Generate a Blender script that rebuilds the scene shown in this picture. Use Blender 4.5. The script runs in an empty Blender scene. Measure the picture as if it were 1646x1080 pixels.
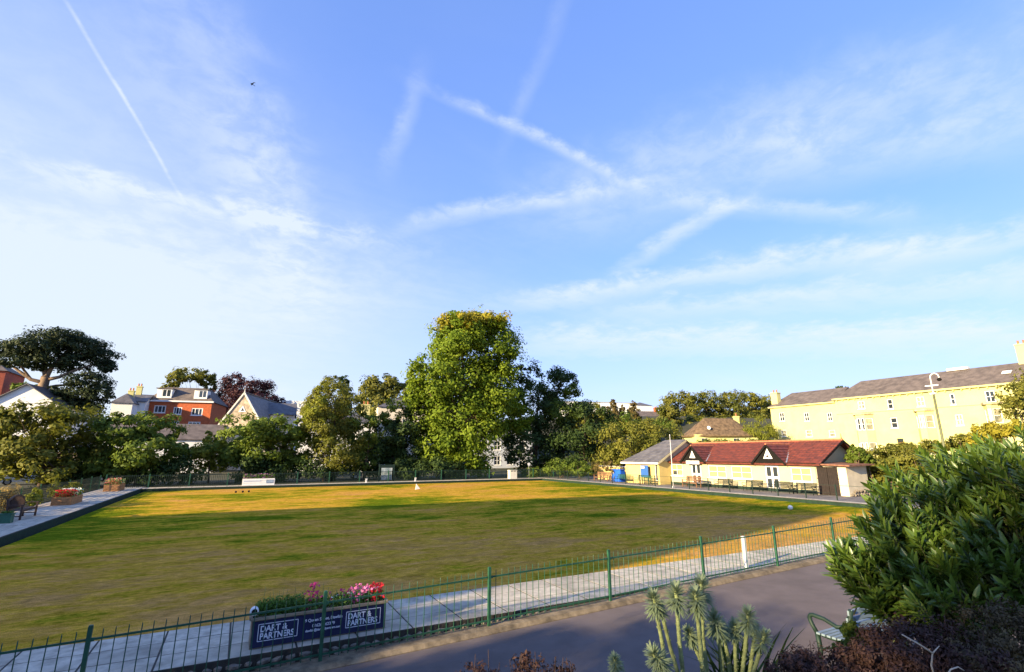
import bpy, bmesh, math, random
import numpy as np
from mathutils import Vector, Matrix
R = math.radians
rng = np.random.default_rng(7)
random.seed(7)
scene = bpy.context.scene
COL = scene.collection

# ------------------------------------------------------------------ camera
CAMZ = 3.1
FPX, CX, CY = 792.0, 823.0, 540.0
PITCH, YAW = R(13.5), R(-28.2)
cd = bpy.data.cameras.new('camera'); cam = bpy.data.objects.new('camera', cd); COL.objects.link(cam)
cam.location = (0, 0, CAMZ); cam.rotation_euler = (R(90) + PITCH, 0, YAW)
cd.sensor_width = 36; cd.sensor_fit = 'HORIZONTAL'; cd.lens = 36 * FPX / 1646
cd.clip_start = 0.05; cd.clip_end = 6000
scene.camera = cam

def ray(px, py):
    a = (px - CX) / FPX; b = (CY - py) / FPX
    fy = math.cos(PITCH) - b * math.sin(PITCH); uz = math.sin(PITCH) + b * math.cos(PITCH)
    return Vector((a * math.cos(YAW) - fy * math.sin(YAW), a * math.sin(YAW) + fy * math.cos(YAW), uz))
CP = Vector((0, 0, CAMZ))
def GZ(px, py, z): r = ray(px, py); return CP + r * ((z - CAMZ) / r.z)
def DY(px, py, y): r = ray(px, py); return CP + r * (y / r.y)
def DX(px, py, x): r = ray(px, py); return CP + r * (x / r.x)
def DD(px, py, d): return CP + ray(px, py) * d
def depth(p): r = Vector(p) - CP; return ((-r.x * math.sin(YAW) + r.y * math.cos(YAW)) * math.cos(PITCH) + r.z * math.sin(PITCH))

# ------------------------------------------------------------------ light
SUN_EL, SUN_BEAR = R(15.0), R(258.0)          # bearing clockwise from +Y
sv = Vector((math.sin(SUN_BEAR) * math.cos(SUN_EL), math.cos(SUN_BEAR) * math.cos(SUN_EL), math.sin(SUN_EL)))
sl = bpy.data.lights.new('sun', 'SUN'); so = bpy.data.objects.new('sun', sl); COL.objects.link(so)
sl.energy = 5.0; sl.angle = R(0.6); sl.color = (1.0, 0.79, 0.47)
so.rotation_euler = (-sv).to_track_quat('-Z', 'Y').to_euler(); so.location = (-60, -10, 40)

world = bpy.data.worlds.new('World'); scene.world = world; world.use_nodes = True
nt = world.node_tree; nt.nodes.clear()
class NG:
    """small helper for node graphs"""
    def __init__(s, t): s.t = t
    def n(s, kind, **kw):
        x = s.t.nodes.new(kind)
        for k, v in kw.items(): setattr(x, k, v)
        return x
    def set(s, sock, v):
        if isinstance(v, bpy.types.NodeSocket): s.t.links.new(v, sock)
        else: sock.default_value = v
    def math(s, op, a, b=0.0, clamp=False, c=None):
        x = s.n('ShaderNodeMath', operation=op, use_clamp=clamp); s.set(x.inputs[0], a); s.set(x.inputs[1], b)
        if c is not None: s.set(x.inputs[2], c)
        return x.outputs[0]
    def vmath(s, op, a, b=(0, 0, 0)):
        x = s.n('ShaderNodeVectorMath', operation=op); s.set(x.inputs[0], a); s.set(x.inputs[1], b)
        return x.outputs['Value'] if op in ('DOT_PRODUCT', 'LENGTH') else x.outputs[0]
    def noise(s, vec, scale, detail=4, rough=0.55, dist=0.0):
        x = s.n('ShaderNodeTexNoise'); s.set(x.inputs['Vector'], vec); x.inputs['Scale'].default_value = scale
        x.inputs['Detail'].default_value = detail; x.inputs['Roughness'].default_value = rough; x.inputs['Distortion'].default_value = dist
        return x.outputs['Fac']
    def ramp(s, fac, stops):
        x = s.n('ShaderNodeValToRGB'); s.set(x.inputs[0], fac); e = x.color_ramp.elements
        while len(e) < len(stops): e.new(0.5)
        for i, (p, c) in enumerate(stops):
            e[i].position = p; e[i].color = (*c, 1) if not isinstance(c, (int, float)) else (c, c, c, 1)
        return x.outputs[0]
    def mix(s, fac, a, b, blend='MIX'):
        x = s.n('ShaderNodeMix', data_type='RGBA', blend_type=blend); s.set(x.inputs[0], fac)
        s.set(x.inputs[6], a if isinstance(a, bpy.types.NodeSocket) else (*a, 1)); s.set(x.inputs[7], b if isinstance(b, bpy.types.NodeSocket) else (*b, 1))
        return x.outputs[2]
    def smooth(s, v, lo, hi, a=0.0, b=1.0):
        x = s.n('ShaderNodeMapRange', interpolation_type='SMOOTHSTEP'); s.set(x.inputs[0], v)
        x.inputs[1].default_value = lo; x.inputs[2].default_value = hi; x.inputs[3].default_value = a; x.inputs[4].default_value = b
        return x.outputs[0]
g = NG(nt)
sky = g.n('ShaderNodeTexSky', sky_type='NISHITA', sun_disc=False); sky.sun_elevation = SUN_EL; sky.sun_rotation = SUN_BEAR
sky.altitude = 0; sky.air_density = 1.0; sky.dust_density = 0.6; sky.ozone_density = 2.0
dirv = g.n('ShaderNodeTexCoord').outputs['Generated']
sep = g.n('ShaderNodeSeparateXYZ'); g.set(sep.inputs[0], dirv)
zz = g.math('ADD', g.math('MAXIMUM', sep.outputs[2], 0.0), 0.12)
comb = g.n('ShaderNodeCombineXYZ'); g.set(comb.inputs[0], g.math('DIVIDE', sep.outputs[0], zz)); g.set(comb.inputs[1], g.math('DIVIDE', sep.outputs[1], zz))
mp = g.n('ShaderNodeMapping'); g.set(mp.inputs[0], comb.outputs[0]); mp.inputs['Rotation'].default_value = (0, 0, R(24)); mp.inputs['Scale'].default_value = (0.35, 1.5, 1)
n1 = g.noise(mp.outputs[0], 1.1, 7, 0.6, 0.6)
n2 = g.noise(comb.outputs[0], 0.55, 3, 0.5)
n3 = g.noise(comb.outputs[0], 9.0, 5, 0.65, 0.3)
cir = g.math('MULTIPLY', g.smooth(n1, 0.42, 0.85), g.smooth(n2, 0.35, 0.7))
mask = g.math('MULTIPLY', cir, 0.34)
n4 = g.noise(comb.outputs[0], 2.2, 4, 0.6, 0.8)
def streak(p0, p1, w, strength, puff=0.6, fade=0.15):
    """a condensation trail: a band of cirrus along a great circle of the sky"""
    global mask
    d0, d1 = ray(*p0).normalized(), ray(*p1).normalized()
    nrm = d0.cross(d1).normalized(); t = (d1 - d0).normalized(); a0, a1 = d0.dot(t), d1.dot(t)
    warp = g.math('ADD', g.math('MULTIPLY', g.math('SUBTRACT', n4, 0.5), min(0.06, w * 2.2)), g.math('MULTIPLY', g.math('SUBTRACT', n3, 0.5), min(0.05, w * 1.6)))
    dist = g.math('ABSOLUTE', g.math('ADD', g.vmath('DOT_PRODUCT', dirv, tuple(nrm)), warp))
    al = g.math('ADD', g.vmath('DOT_PRODUCT', dirv, tuple(t)), g.math('MULTIPLY', g.math('SUBTRACT', n4, 0.5), 0.25 * fade))
    m = g.smooth(dist, 0.0, w * 1.35, 1, 0)
    m = g.math('MULTIPLY', m, g.smooth(al, a0 - fade, a0 + fade * 0.8)); m = g.math('MULTIPLY', m, g.smooth(al, a1 - fade * 0.8, a1 + fade, 1, 0))
    tex = g.math('MULTIPLY', g.smooth(n3, 0.34, 0.66, 1 - puff, 1), g.smooth(n4, 0.3, 0.6, 1 - puff * 0.8, 1))
    m = g.math('MULTIPLY', g.math('MULTIPLY', m, tex), strength)
    mask = g.math('ADD', mask, m)
streak((105, 0), (285, 305), 0.0032, 0.42, 0.6, 0.05)
streak((60, 275), (620, 392), 0.026, 0.42, 0.75, 0.14)
streak((370, 130), (480, 450), 0.080, 0.28, 0.65, 0.22)
streak((250, 20), (420, 330), 0.10, 0.24, 0.7, 0.2)
streak((700, 145), (1010, 290), 0.014, 0.55, 0.75, 0.1)
streak((632, 250), (668, 135), 0.020, 0.34, 0.5, 0.07)
streak((825, 200), (900, 10), 0.018, 0.22, 0.5, 0.1)
streak((660, 362), (980, 305), 0.022, 0.48, 0.5, 0.14)
streak((1000, 430), (1190, 322), 0.018, 0.50, 0.4, 0.08)
streak((850, 482), (1420, 395), 0.026, 0.75, 0.4, 0.15)
streak((1370, 430), (1750, 355), 0.028, 0.65, 0.4, 0.12)
streak((1000, 500), (1750, 440), 0.030, 0.50, 0.4, 0.15)
streak((1090, 325), (1450, 345), 0.022, 0.50, 0.6, 0.1)
streak((900, 340), (1750, 60), 0.10, 0.44, 0.5, 0.2)
streak((1250, 260), (1750, 200), 0.05, 0.34, 0.5, 0.15)
streak((850, 550), (1750, 535), 0.035, 0.55, 0.4, 0.15)
streak((-100, 400), (700, 470), 0.12, 0.30, 0.3, 0.2)
streak((-500, 480), (420, 560), 0.42, 0.68, 0.10, 0.5)
streak((-300, 60), (160, 130), 0.34, 0.34, 0.12, 0.4)
veil = g.math('MULTIPLY', g.smooth(sep.outputs[2], -0.02, 0.42, 0.62, 0.0), g.smooth(n2, 0.2, 0.7, 0.75, 1.0))
mask = g.math('MINIMUM', g.math('ADD', mask, veil), 0.85)
gam = g.n('ShaderNodeGamma'); g.set(gam.inputs[0], sky.outputs[0]); gam.inputs[1].default_value = 0.5
tint = g.mix(1.0, gam.outputs[0], (0.63, 0.88, 1.62), 'MULTIPLY')
skyc = g.mix(mask, tint, (2.0, 2.2, 2.4))
bg = g.n('ShaderNodeBackground'); g.set(bg.inputs[0], skyc); bg.inputs[1].default_value = 0.15
g.t.links.new(bg.outputs[0], g.n('ShaderNodeOutputWorld').inputs[0])

scene.view_settings.view_transform = 'Standard'; scene.view_settings.look = 'None'
scene.view_settings.exposure = 1.55; scene.view_settings.gamma = 1.0; scene.view_settings.use_curve_mapping = False
scene.render.engine = 'CYCLES'
scene.cycles.max_bounces = 4; scene.cycles.diffuse_bounces = 2; scene.cycles.transparent_max_bounces = 6

# ------------------------------------------------------------------ materials
MATS = {}
def pbr(name, col, rough=0.7, var=0.18, scale=3.0, bump=0.0, bscale=40.0, col2=None, spec=0.4, metal=0.0, stretch=(1, 1, 1), ramp=(0.35, 0.65)):
    if name in MATS: return MATS[name]
    m = bpy.data.materials.new(name); m.use_nodes = True; t = m.node_tree; t.nodes.clear(); k = NG(t)
    co = k.n('ShaderNodeTexCoord').outputs['Object']
    geo = k.n('ShaderNodeNewGeometry').outputs['Position']
    mpn = k.n('ShaderNodeMapping'); k.set(mpn.inputs[0], geo); mpn.inputs['Scale'].default_value = stretch
    n = k.noise(mpn.outputs[0], scale, 5, 0.6)
    c2 = col2 or tuple(c * (1 - var) for c in col)
    c1 = col if col2 else tuple(min(1, c * (1 + var * 0.6)) for c in col)
    base = k.ramp(n, [(ramp[0], c2), (ramp[1], c1)])
    b = k.n('ShaderNodeBsdfPrincipled'); k.set(b.inputs['Base Color'], base); b.inputs['Roughness'].default_value = rough
    b.inputs['Metallic'].default_value = metal; b.inputs['Specular IOR Level'].default_value = spec
    if bump:
        bn = k.n('ShaderNodeBump'); bn.inputs['Strength'].default_value = bump; bn.inputs['Distance'].default_value = 0.02
        k.set(bn.inputs['Height'], k.noise(mpn.outputs[0], bscale, 4, 0.6)); k.set(b.inputs['Normal'], bn.outputs[0])
    t.links.new(b.outputs[0], k.n('ShaderNodeOutputMaterial').inputs[0])
    MATS[name] = m; return m
def leafmat(name, a, b_, trans=0.3, rough=0.6, spec=0.14):
    """foliage: colour runs from a to b_ by the leaf's own tint"""
    if name in MATS: return MATS[name]
    m = bpy.data.materials.new(name); m.use_nodes = True; t = m.node_tree; t.nodes.clear(); k = NG(t)
    at = k.n('ShaderNodeAttribute', attribute_name='tint').outputs['Fac']
    c = k.ramp(at, [(0.0, a), (1.0, b_)])
    p = k.n('ShaderNodeBsdfPrincipled'); k.set(p.inputs['Base Color'], c); p.inputs['Roughness'].default_value = rough; p.inputs['Specular IOR Level'].default_value = spec
    tr = k.n('ShaderNodeBsdfTranslucent'); k.set(tr.inputs[0], k.mix(1.0, c, (1.25, 1.25, 0.6), 'MULTIPLY'))
    mx = k.n('ShaderNodeMixShader'); mx.inputs[0].default_value = trans
    t.links.new(p.outputs[0], mx.inputs[1]); t.links.new(tr.outputs[0], mx.inputs[2])
    t.links.new(mx.outputs[0], k.n('ShaderNodeOutputMaterial').inputs[0])
    MATS[name] = m; return m
def glassmat(name, col=(0.03, 0.04, 0.05), rough=0.08):
    return pbr(name, col, rough, 0.3, 1.2, spec=0.8)

M_asphalt = pbr('asphalt', (0.135, 0.108, 0.100), 0.95, 0.2, 1.1, 0.6, 90)
M_slab = pbr('paving_slab', (0.47, 0.46, 0.44), 0.85, 0.22, 2.2, 0.35, 60)
M_slabw = pbr('pale_concrete', (0.60, 0.58, 0.53), 0.85, 0.15, 1.5, 0.3, 50)
M_soil = pbr('soil', (0.20, 0.15, 0.09), 0.95, 0.35, 2.0, 0.8, 25)
M_mortar = pbr('mortar', (0.055, 0.05, 0.04), 0.95, 0.3, 5, 0.6, 40)
M_stone = pbr('rubble_stone', (0.36, 0.31, 0.25), 0.9, 0.4, 6, 0.6, 30)
M_kerb = pbr('kerb_stone', (0.20, 0.155, 0.095), 0.95, 0.5, 5, 0.6, 40)
M_bankgreen = pbr('bank_matting', (0.010, 0.030, 0.016), 0.9, 0.3, 4, 0.4, 60)
M_fgreen = pbr('green_paint', (0.020, 0.085, 0.045), 0.45, 0.3, 8, 0.1, 80)
M_dgreen = pbr('dark_green_paint', (0.007, 0.024, 0.016), 0.6, 0.3, 8)
M_iron = pbr('dark_iron', (0.005, 0.010, 0.008), 0.7, 0.3, 8, spec=.2)
M_white = pbr('white_paint', (0.78, 0.77, 0.74), 0.55, 0.06, 2)
M_cream = pbr('cream_render', (0.58, 0.55, 0.23), 0.85, 0.10, 0.7, 0.15, 30)
M_pavcream = pbr('pavilion_cream', (0.52, 0.46, 0.27), 0.75, 0.06, 0.8, 0.1, 30)
M_yellow = pbr('yellow_render', (0.56, 0.43, 0.16), 0.85, 0.10, 0.8, 0.15, 30)
M_slate = pbr('slate', (0.115, 0.11, 0.115), 0.6, 0.35, 1.6, 0.4, 12)
M_slate2 = pbr('brown_slate', (0.13, 0.105, 0.09), 0.75, 0.35, 1.2, 0.4, 10)
M_redtile = pbr('red_clay_tile', (0.17, 0.045, 0.030), 0.8, 0.4, 2.6, 0.3, 25)
M_brick = pbr('red_brick', (0.44, 0.105, 0.035), 0.85, 0.2, 3, 0.2, 30)
M_bwhite = pbr('white_render', (0.74, 0.74, 0.72), 0.85, 0.08, 0.5, 0.1, 20)
M_cstone = pbr('church_stone', (0.42, 0.34, 0.25), 0.95, 0.45, 2.2, 0.6, 8)
M_thatch = pbr('thatch', (0.15, 0.10, 0.055), 0.95, 0.5, 2.0, 0.9, 20, stretch=(1, 1, 0.4))
M_black = pbr('black_board', (0.008, 0.007, 0.006), 0.8, 0.3, 5, spec=.2)
M_darkdoor = pbr('dark_brown_boards', (0.020, 0.013, 0.011), 0.8, 0.35, 5)
M_wood = pbr('teak_wood', (0.20, 0.105, 0.055), 0.7, 0.3, 6, 0.2, 40)
M_dkwood = pbr('dark_wood', (0.060, 0.032, 0.024), 0.6, 0.3, 6, 0.2, 40)
M_plwood = pbr('planter_wood', (0.40, 0.19, 0.07), 0.75, 0.3, 6, 0.3, 40)
M_blue = pbr('blue_plastic', (0.02, 0.12, 0.62), 0.45, 0.1, 3)
M_blueb = pbr('blue_board', (0.03, 0.11, 0.36), 0.55, 0.12, 3)
M_navy = pbr('navy_sign', (0.012, 0.016, 0.060), 0.45, 0.15, 3)
M_glass = glassmat('window_glass')
M_blind = pbr('cream_blind', (0.34, 0.28, 0.14), 0.6, 0.08, 3)
M_bark = pbr('bark', (0.11, 0.075, 0.05), 0.9, 0.4, 3, 0.9, 14, stretch=(1, 1, 0.35))
M_pbark = pbr('pine_bark', (0.22, 0.15, 0.10), 0.9, 0.4, 2, 0.9, 10, stretch=(1, 1, 0.35))
M_metal = pbr('grey_metal', (0.42, 0.43, 0.44), 0.45, 0.15, 3, metal=0.6)
M_terra = pbr('terracotta', (0.42, 0.15, 0.07), 0.8, 0.25, 4)
M_rubber = pbr('tyre_rubber', (0.02, 0.02, 0.02), 0.8, 0.2, 4)
M_silver = pbr('silver_paint', (0.38, 0.40, 0.42), 0.3, 0.06, 2, spec=0.6, metal=0.3)
M_darkcar = pbr('dark_car_paint', (0.03, 0.035, 0.05), 0.3, 0.1, 2, spec=0.6)

def lawn_mat():
    m = bpy.data.materials.new('mown_turf'); m.use_nodes = True; t = m.node_tree; t.nodes.clear(); k = NG(t)
    pos = k.n('ShaderNodeNewGeometry').outputs['Position']
    def mapd(sc, rot=0):
        x = k.n('ShaderNodeMapping'); k.set(x.inputs[0], pos); x.inputs['Scale'].default_value = sc; x.inputs['Rotation'].default_value = (0, 0, rot); return x.outputs[0]
    big = k.noise(mapd((0.10, 0.16, 1), 0.2), 1.0, 5, 0.62, 0.4)
    mid = k.noise(mapd((0.5, 1.1, 1), 0.08), 1.0, 6, 0.68, 0.6)
    fine = k.noise(mapd((5, 9, 1)), 1.0, 5, 0.7)
    vfine = k.noise(mapd((40, 55, 1)), 1.0, 3, 0.7)
    sp = k.n('ShaderNodeSeparateXYZ'); k.set(sp.inputs[0], pos)
    # dry patches, and a browner near end of the green
    near = k.smooth(sp.outputs[1], 12.0, 27.0, 0.20, 0.02)
    rim = k.math('MAXIMUM', k.smooth(sp.outputs[0], -7.0, -3.0, 1, 0), k.smooth(sp.outputs[0], 27.0, 33.0, 0, 1))
    far = k.smooth(sp.outputs[1], 33, 50, 0.0, 0.05)
    f = k.math('ADD', k.math('MULTIPLY', big, 0.55), k.math('MULTIPLY', mid, 0.45))
    f = k.math('ADD', k.math('MULTIPLY', k.math('SUBTRACT', f, 0.5), 2.3), 0.5)
    f = k.math('ADD', f, near); f = k.math('ADD', f, far); f = k.math('SUBTRACT', f, k.math('MULTIPLY', rim, 0.11))
    f = k.math('ADD', f, k.math('MULTIPLY', k.math('SUBTRACT', fine, 0.5), 0.5))
    c = k.ramp(f, [(0.34, (0.105, 0.150, 0.008)), (0.45, (0.24, 0.225, 0.014)), (0.54, (0.40, 0.275, 0.024)), (0.64, (0.48, 0.285, 0.040)), (0.84, (0.46, 0.255, 0.075))])
    blot = k.noise(mapd((1.3, 2.2, 1), -0.15), 1.0, 6, 0.72, 0.8)
    c = k.mix(1.0, c, k.ramp(blot, [(0.33, (0.80, 0.76, 0.68)), (0.68, (1.55, 1.40, 1.32))]), 'MULTIPLY')
    c = k.mix(1.0, c, k.ramp(fine, [(0.3, 0.70), (0.7, 1.28)]), 'MULTIPLY')
    c = k.mix(1.0, c, k.ramp(vfine, [(0.3, 0.5), (0.7, 1.45)]), 'MULTIPLY')
    b = k.n('ShaderNodeBsdfPrincipled'); k.set(b.inputs['Base Color'], c); b.inputs['Roughness'].default_value = 1.0; b.inputs['Specular IOR Level'].default_value = 0.0
    bn = k.n('ShaderNodeBump'); bn.inputs['Strength'].default_value = 0.9; bn.inputs['Distance'].default_value = 0.03
    k.set(bn.inputs['Height'], k.math('ADD', k.math('MULTIPLY', fine, 0.8), k.math('MULTIPLY', vfine, 0.6))); k.set(b.inputs['Normal'], bn.outputs[0])
    t.links.new(b.outputs[0], k.n('ShaderNodeOutputMaterial').inputs[0]); return m
M_lawn = lawn_mat()
M_ground = pbr('rough_ground', (0.060, 0.055, 0.025), 0.95, 0.4, 0.3, 0.8, 8, col2=(0.028, 0.032, 0.012))

# ------------------------------------------------------------------ mesh helpers
class MB:
    def __init__(s): s.v = []; s.f = []; s.sm = False
    def add(s, vs, fs):
        o = len(s.v); s.v += [tuple(v) for v in vs]; s.f += [tuple(i + o for i in f) for f in fs]; return s
    def box(s, c, d, rz=0.0, M=None):
        x, y, z = d[0] / 2, d[1] / 2, d[2] / 2
        vs = [Vector((a * x, b * y, e * z)) for e in (-1, 1) for b in (-1, 1) for a in (-1, 1)]
        if rz: rm = Matrix.Rotation(rz, 3, 'Z'); vs = [rm @ v for v in vs]
        if M: vs = [M @ v for v in vs]
        c = Vector(c); vs = [v + c for v in vs]
        return s.add(vs, [(0, 2, 3, 1), (4, 5, 7, 6), (0, 1, 5, 4), (2, 6, 7, 3), (0, 4, 6, 2), (1, 3, 7, 5)])
    def bar(s, a, b, w, h=None, up=(0, 0, 1)):
        a, b = Vector(a), Vector(b); t = (b - a); L = t.length; t.normalize(); up = Vector(up)
        if abs(t.dot(up)) > 0.95: up = Vector((1, 0, 0))
        q = t.cross(up).normalized(); u = q.cross(t); h = h or w
        vs = [p + q * (i * w / 2) + u * (j * h / 2) for p in (a, b) for i, j in ((-1, -1), (1, -1), (1, 1), (-1, 1))]
        return s.add(vs, [(0, 3, 2, 1), (4, 5, 6, 7), (0, 1, 5, 4), (1, 2, 6, 5), (2, 3, 7, 6), (3, 0, 4, 7)])
    def tube(s, pts, rad, n=8, cap=True):
        pts = [Vector(p) for p in pts]; rad = rad if hasattr(rad, '__len__') else [rad] * len(pts); base = len(s.v); ref = Vector((0.31, 0.17, 0.93))
        for i, p in enumerate(pts):
            t = (pts[min(i + 1, len(pts) - 1)] - pts[max(i - 1, 0)]).normalized()
            if abs(t.dot(ref)) > 0.97: ref = Vector((1, 0.1, 0))
            q = t.cross(ref).normalized(); u = q.cross(t)
            for k in range(n):
                a = 2 * math.pi * k / n; s.v.append(tuple(p + (q * math.cos(a) + u * math.sin(a)) * rad[i]))
        for i in range(len(pts) - 1):
            for k in range(n):
                a, b = base + i * n + k, base + i * n + (k + 1) % n; s.f.append((a, a + n, b + n, b))
        if cap: s.f.append(tuple(base + k for k in range(n))); s.f.append(tuple(base + (len(pts) - 1) * n + k for k in reversed(range(n))))
        return s
    def lathe(s, c, prof, n=14):
        base = len(s.v); c = Vector(c)
        for r, z in prof:
            for k in range(n): a = 2 * math.pi * k / n; s.v.append((c.x + r * math.cos(a), c.y + r * math.sin(a), c.z + z))
        for i in range(len(prof) - 1):
            for k in range(n):
                a, b = base + i * n + k, base + i * n + (k + 1) % n; s.f.append((a, b, b + n, a + n))
        s.f.append(tuple(base + k for k in reversed(range(n)))); s.f.append(tuple(base + (len(prof) - 1) * n + k for k in range(n)))
        return s
    def prism(s, poly, axis_vec):
        """poly: list of 3d points, extruded by axis_vec"""
        n = len(poly); a = [Vector(p) for p in poly]; b = [p + Vector(axis_vec) for p in a]
        return s.add(a + b, [tuple(range(n)), tuple(range(2 * n - 1, n - 1, -1))] + [(i, i + n, (i + 1) % n + n, (i + 1) % n) for i in range(n)])
    def sheet(s, q, t=0.06):
        """thick slab from a quad or triangle, thickness downwards along its normal"""
        p = [Vector(x) for x in q]; nn = (p[1] - p[0]).cross(p[-1] - p[0]).normalized()
        if nn.z < 0: nn = -nn
        return s.prism(p, -nn * t)
    def mesh(s, name, mat, smooth=False):
        me = bpy.data.meshes.new(name); me.from_pydata(s.v, [], s.f); me.materials.append(mat)
        b = bmesh.new(); b.from_mesh(me); bmesh.ops.recalc_face_normals(b, faces=b.faces); b.to_mesh(me); b.free()
        if smooth:
            for p in me.polygons: p.use_smooth = True
        return me
def link(name, me, parent=None, loc=None):
    o = bpy.data.objects.new(name, me); COL.objects.link(o)
    if parent is not None: o.parent = parent
    if loc is not None: o.location = loc
    return o
def part(name, mb, mat, parent, smooth=False, kind=None, label=None):
    o = link(name, mb.mesh(name, mat, smooth), parent)
    if kind: o['kind'] = kind
    if label: o['label'] = label
    return o
def wpart(name, mb, mat, parent, smooth=False, kind=None, label=None):
    """part whose mesh is in world coordinates, under an unrotated thing"""
    o = part(name, mb, mat, parent, smooth, kind, label); p = parent; off = Vector()
    while p is not None: off += p.location; p = p.parent
    o.location = -off; return o
def tag(o, label, cat, group=None):
    o['label'] = label; o['category'] = cat
    if group: o['group'] = group
    return o
def thing(name, label, cat, loc=(0, 0, 0), rz=0.0, group=None):
    o = bpy.data.objects.new(name, None); COL.objects.link(o); o.location = loc; o.rotation_euler = (0, 0, rz); o.empty_display_size = 0.2
    return tag(o, label, cat, group)
def solo(name, mb, mat, label, cat, group=None, smooth=False, loc=None):
    o = link(name, mb.mesh(name, mat, smooth), None, loc); return tag(o, label, cat, group)
def struct(name, mb, mat, smooth=False):
    o = link(name, mb.mesh(name, mat, smooth)); o['kind'] = 'structure'; return o
def copy_tree(o, parent=None):
    c = o.copy(); COL.objects.link(c)
    if parent is not None: c.parent = parent
    for ch in o.children: copy_tree(ch, c)
    return c

# ------------------------------------------------------------------ foliage
def unit(n):
    v = rng.normal(size=(n, 3)); return v / np.linalg.norm(v, axis=1, keepdims=True)
def leaf_mesh(name, pos, nrm, size, tint, mat, aspect=0.55, direc=None, fold=0.18):
    n = len(pos); t = unit(n) if direc is None else direc + unit(n) * 0.35
    t = t - nrm * np.sum(t * nrm, 1, keepdims=True); t /= np.linalg.norm(t, axis=1, keepdims=True) + 1e-9
    b = np.cross(nrm, t); s = size[:, None]
    v = np.empty((n, 4, 3)); up = nrm * s * fold
    v[:, 0] = pos - t * s; v[:, 2] = pos + t * s; v[:, 1] = pos + b * s * aspect + up; v[:, 3] = pos - b * s * aspect + up
    me = bpy.data.meshes.new(name); me.vertices.add(4 * n); me.vertices.foreach_set('co', v.reshape(-1).astype('f4'))
    me.loops.add(4 * n); me.loops.foreach_set('vertex_index', np.arange(4 * n, dtype='i4'))
    me.polygons.add(n); me.polygons.foreach_set('loop_start', np.arange(0, 4 * n, 4, dtype='i4')); me.polygons.foreach_set('loop_total', np.full(n, 4, 'i4'))
    me.update(calc_edges=True)
    a = me.attributes.new('tint', 'FLOAT', 'POINT'); a.data.foreach_set('value', np.repeat(np.clip(tint, 0, 1), 4).astype('f4'))
    me.materials.append(mat); return me
def crown_points(blobs, n, clump=0.34, kmin=10, flat=0.8, shell=0.5, tipup=0.0, kden=14):
    """blobs: (centre, (rx,ry,rz)). Leaves gather in clumps inside each blob's volume."""
    wt = np.array([(r[0] * r[2] + r[1] * r[2]) for _, r in blobs]); wt = wt / wt.sum()
    P, N, T = [], [], []
    for (c, r), w in zip(blobs, wt):
        c = np.array(c); r = np.array(r); k = max(kmin, int(kden * (1 + len(blobs) * w)))
        cc = unit(k); rad = (shell + (1 - shell) * rng.random(k) ** 0.6)[:, None]; cc = c + r * cc * rad
        cr = clump * r.mean() * (0.55 + 0.75 * rng.random(k)); ct = rng.random(k)
        m = int(n * w); idx = rng.integers(0, k, m); u = unit(m); q = rng.random(m)[:, None] ** 0.45
        p = cc[idx] + u * q * cr[idx][:, None] * np.array([1, 1, flat])
        out = (p - c) / r; out /= np.linalg.norm(out, axis=1, keepdims=True) + 1e-6
        nn = u * 0.55 + out * 0.45 + unit(m) * 0.55 + np.array([0, 0, 0.25]); nn /= np.linalg.norm(nn, axis=1, keepdims=True)
        P.append(p); N.append(nn); T.append(0.5 + (ct[idx] - 0.5) * 0.55 + (rng.random(m) - 0.5) * 0.5)
    return np.concatenate(P), np.concatenate(N), np.concatenate(T)
def px_blobs(bl, Y, spread=0.0, dep=1.0):
    out = []
    for (px, py, rx, ry) in bl:
        y = Y + (rng.random() - 0.5) * spread; c = DY(px, py, y); s = depth(c) / FPX
        out.append((tuple(c), (rx * s, max(rx, ry * 0.6) * s * dep, ry * s)))
    return out
def limbs(mb, base, blobs, r0, fork=0.3, bend=0.3):
    base = Vector(base); top = max(b[0][2] for b in blobs); ctr = sum((Vector(b[0]) for b in blobs), Vector()) / len(blobs)
    tp = Vector((ctr.x * 0.6 + base.x * 0.4, ctr.y * 0.6 + base.y * 0.4, base.z + (top - base.z) * 0.85)); n = 7
    trunk = []
    for i in range(n):
        f = i / (n - 1); p = base.lerp(tp, f) + Vector((random.uniform(-1, 1), random.uniform(-1, 1), 0)) * r0 * bend * (f > 0)
        trunk.append(p)
    mb.tube(trunk, [r0 * (1.25 if i == 0 else 1 - 0.82 * i / (n - 1)) for i in range(n)], 9)
    for c, r in blobs:
        c = Vector(c)
        for j in range(3):
            f = random.uniform(fork, 0.8); a = base.lerp(tp, f); e = c + Vector([random.uniform(-0.6, 0.6) * q for q in r])
            mid = a.lerp(e, 0.5) + Vector((0, 0, -0.06 * (e - a).length)); rr = r0 * 0.42 * (1.1 - f)
            mb.tube([a, mid, e], [rr, rr * 0.6, rr * 0.2], 6, False)
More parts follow.
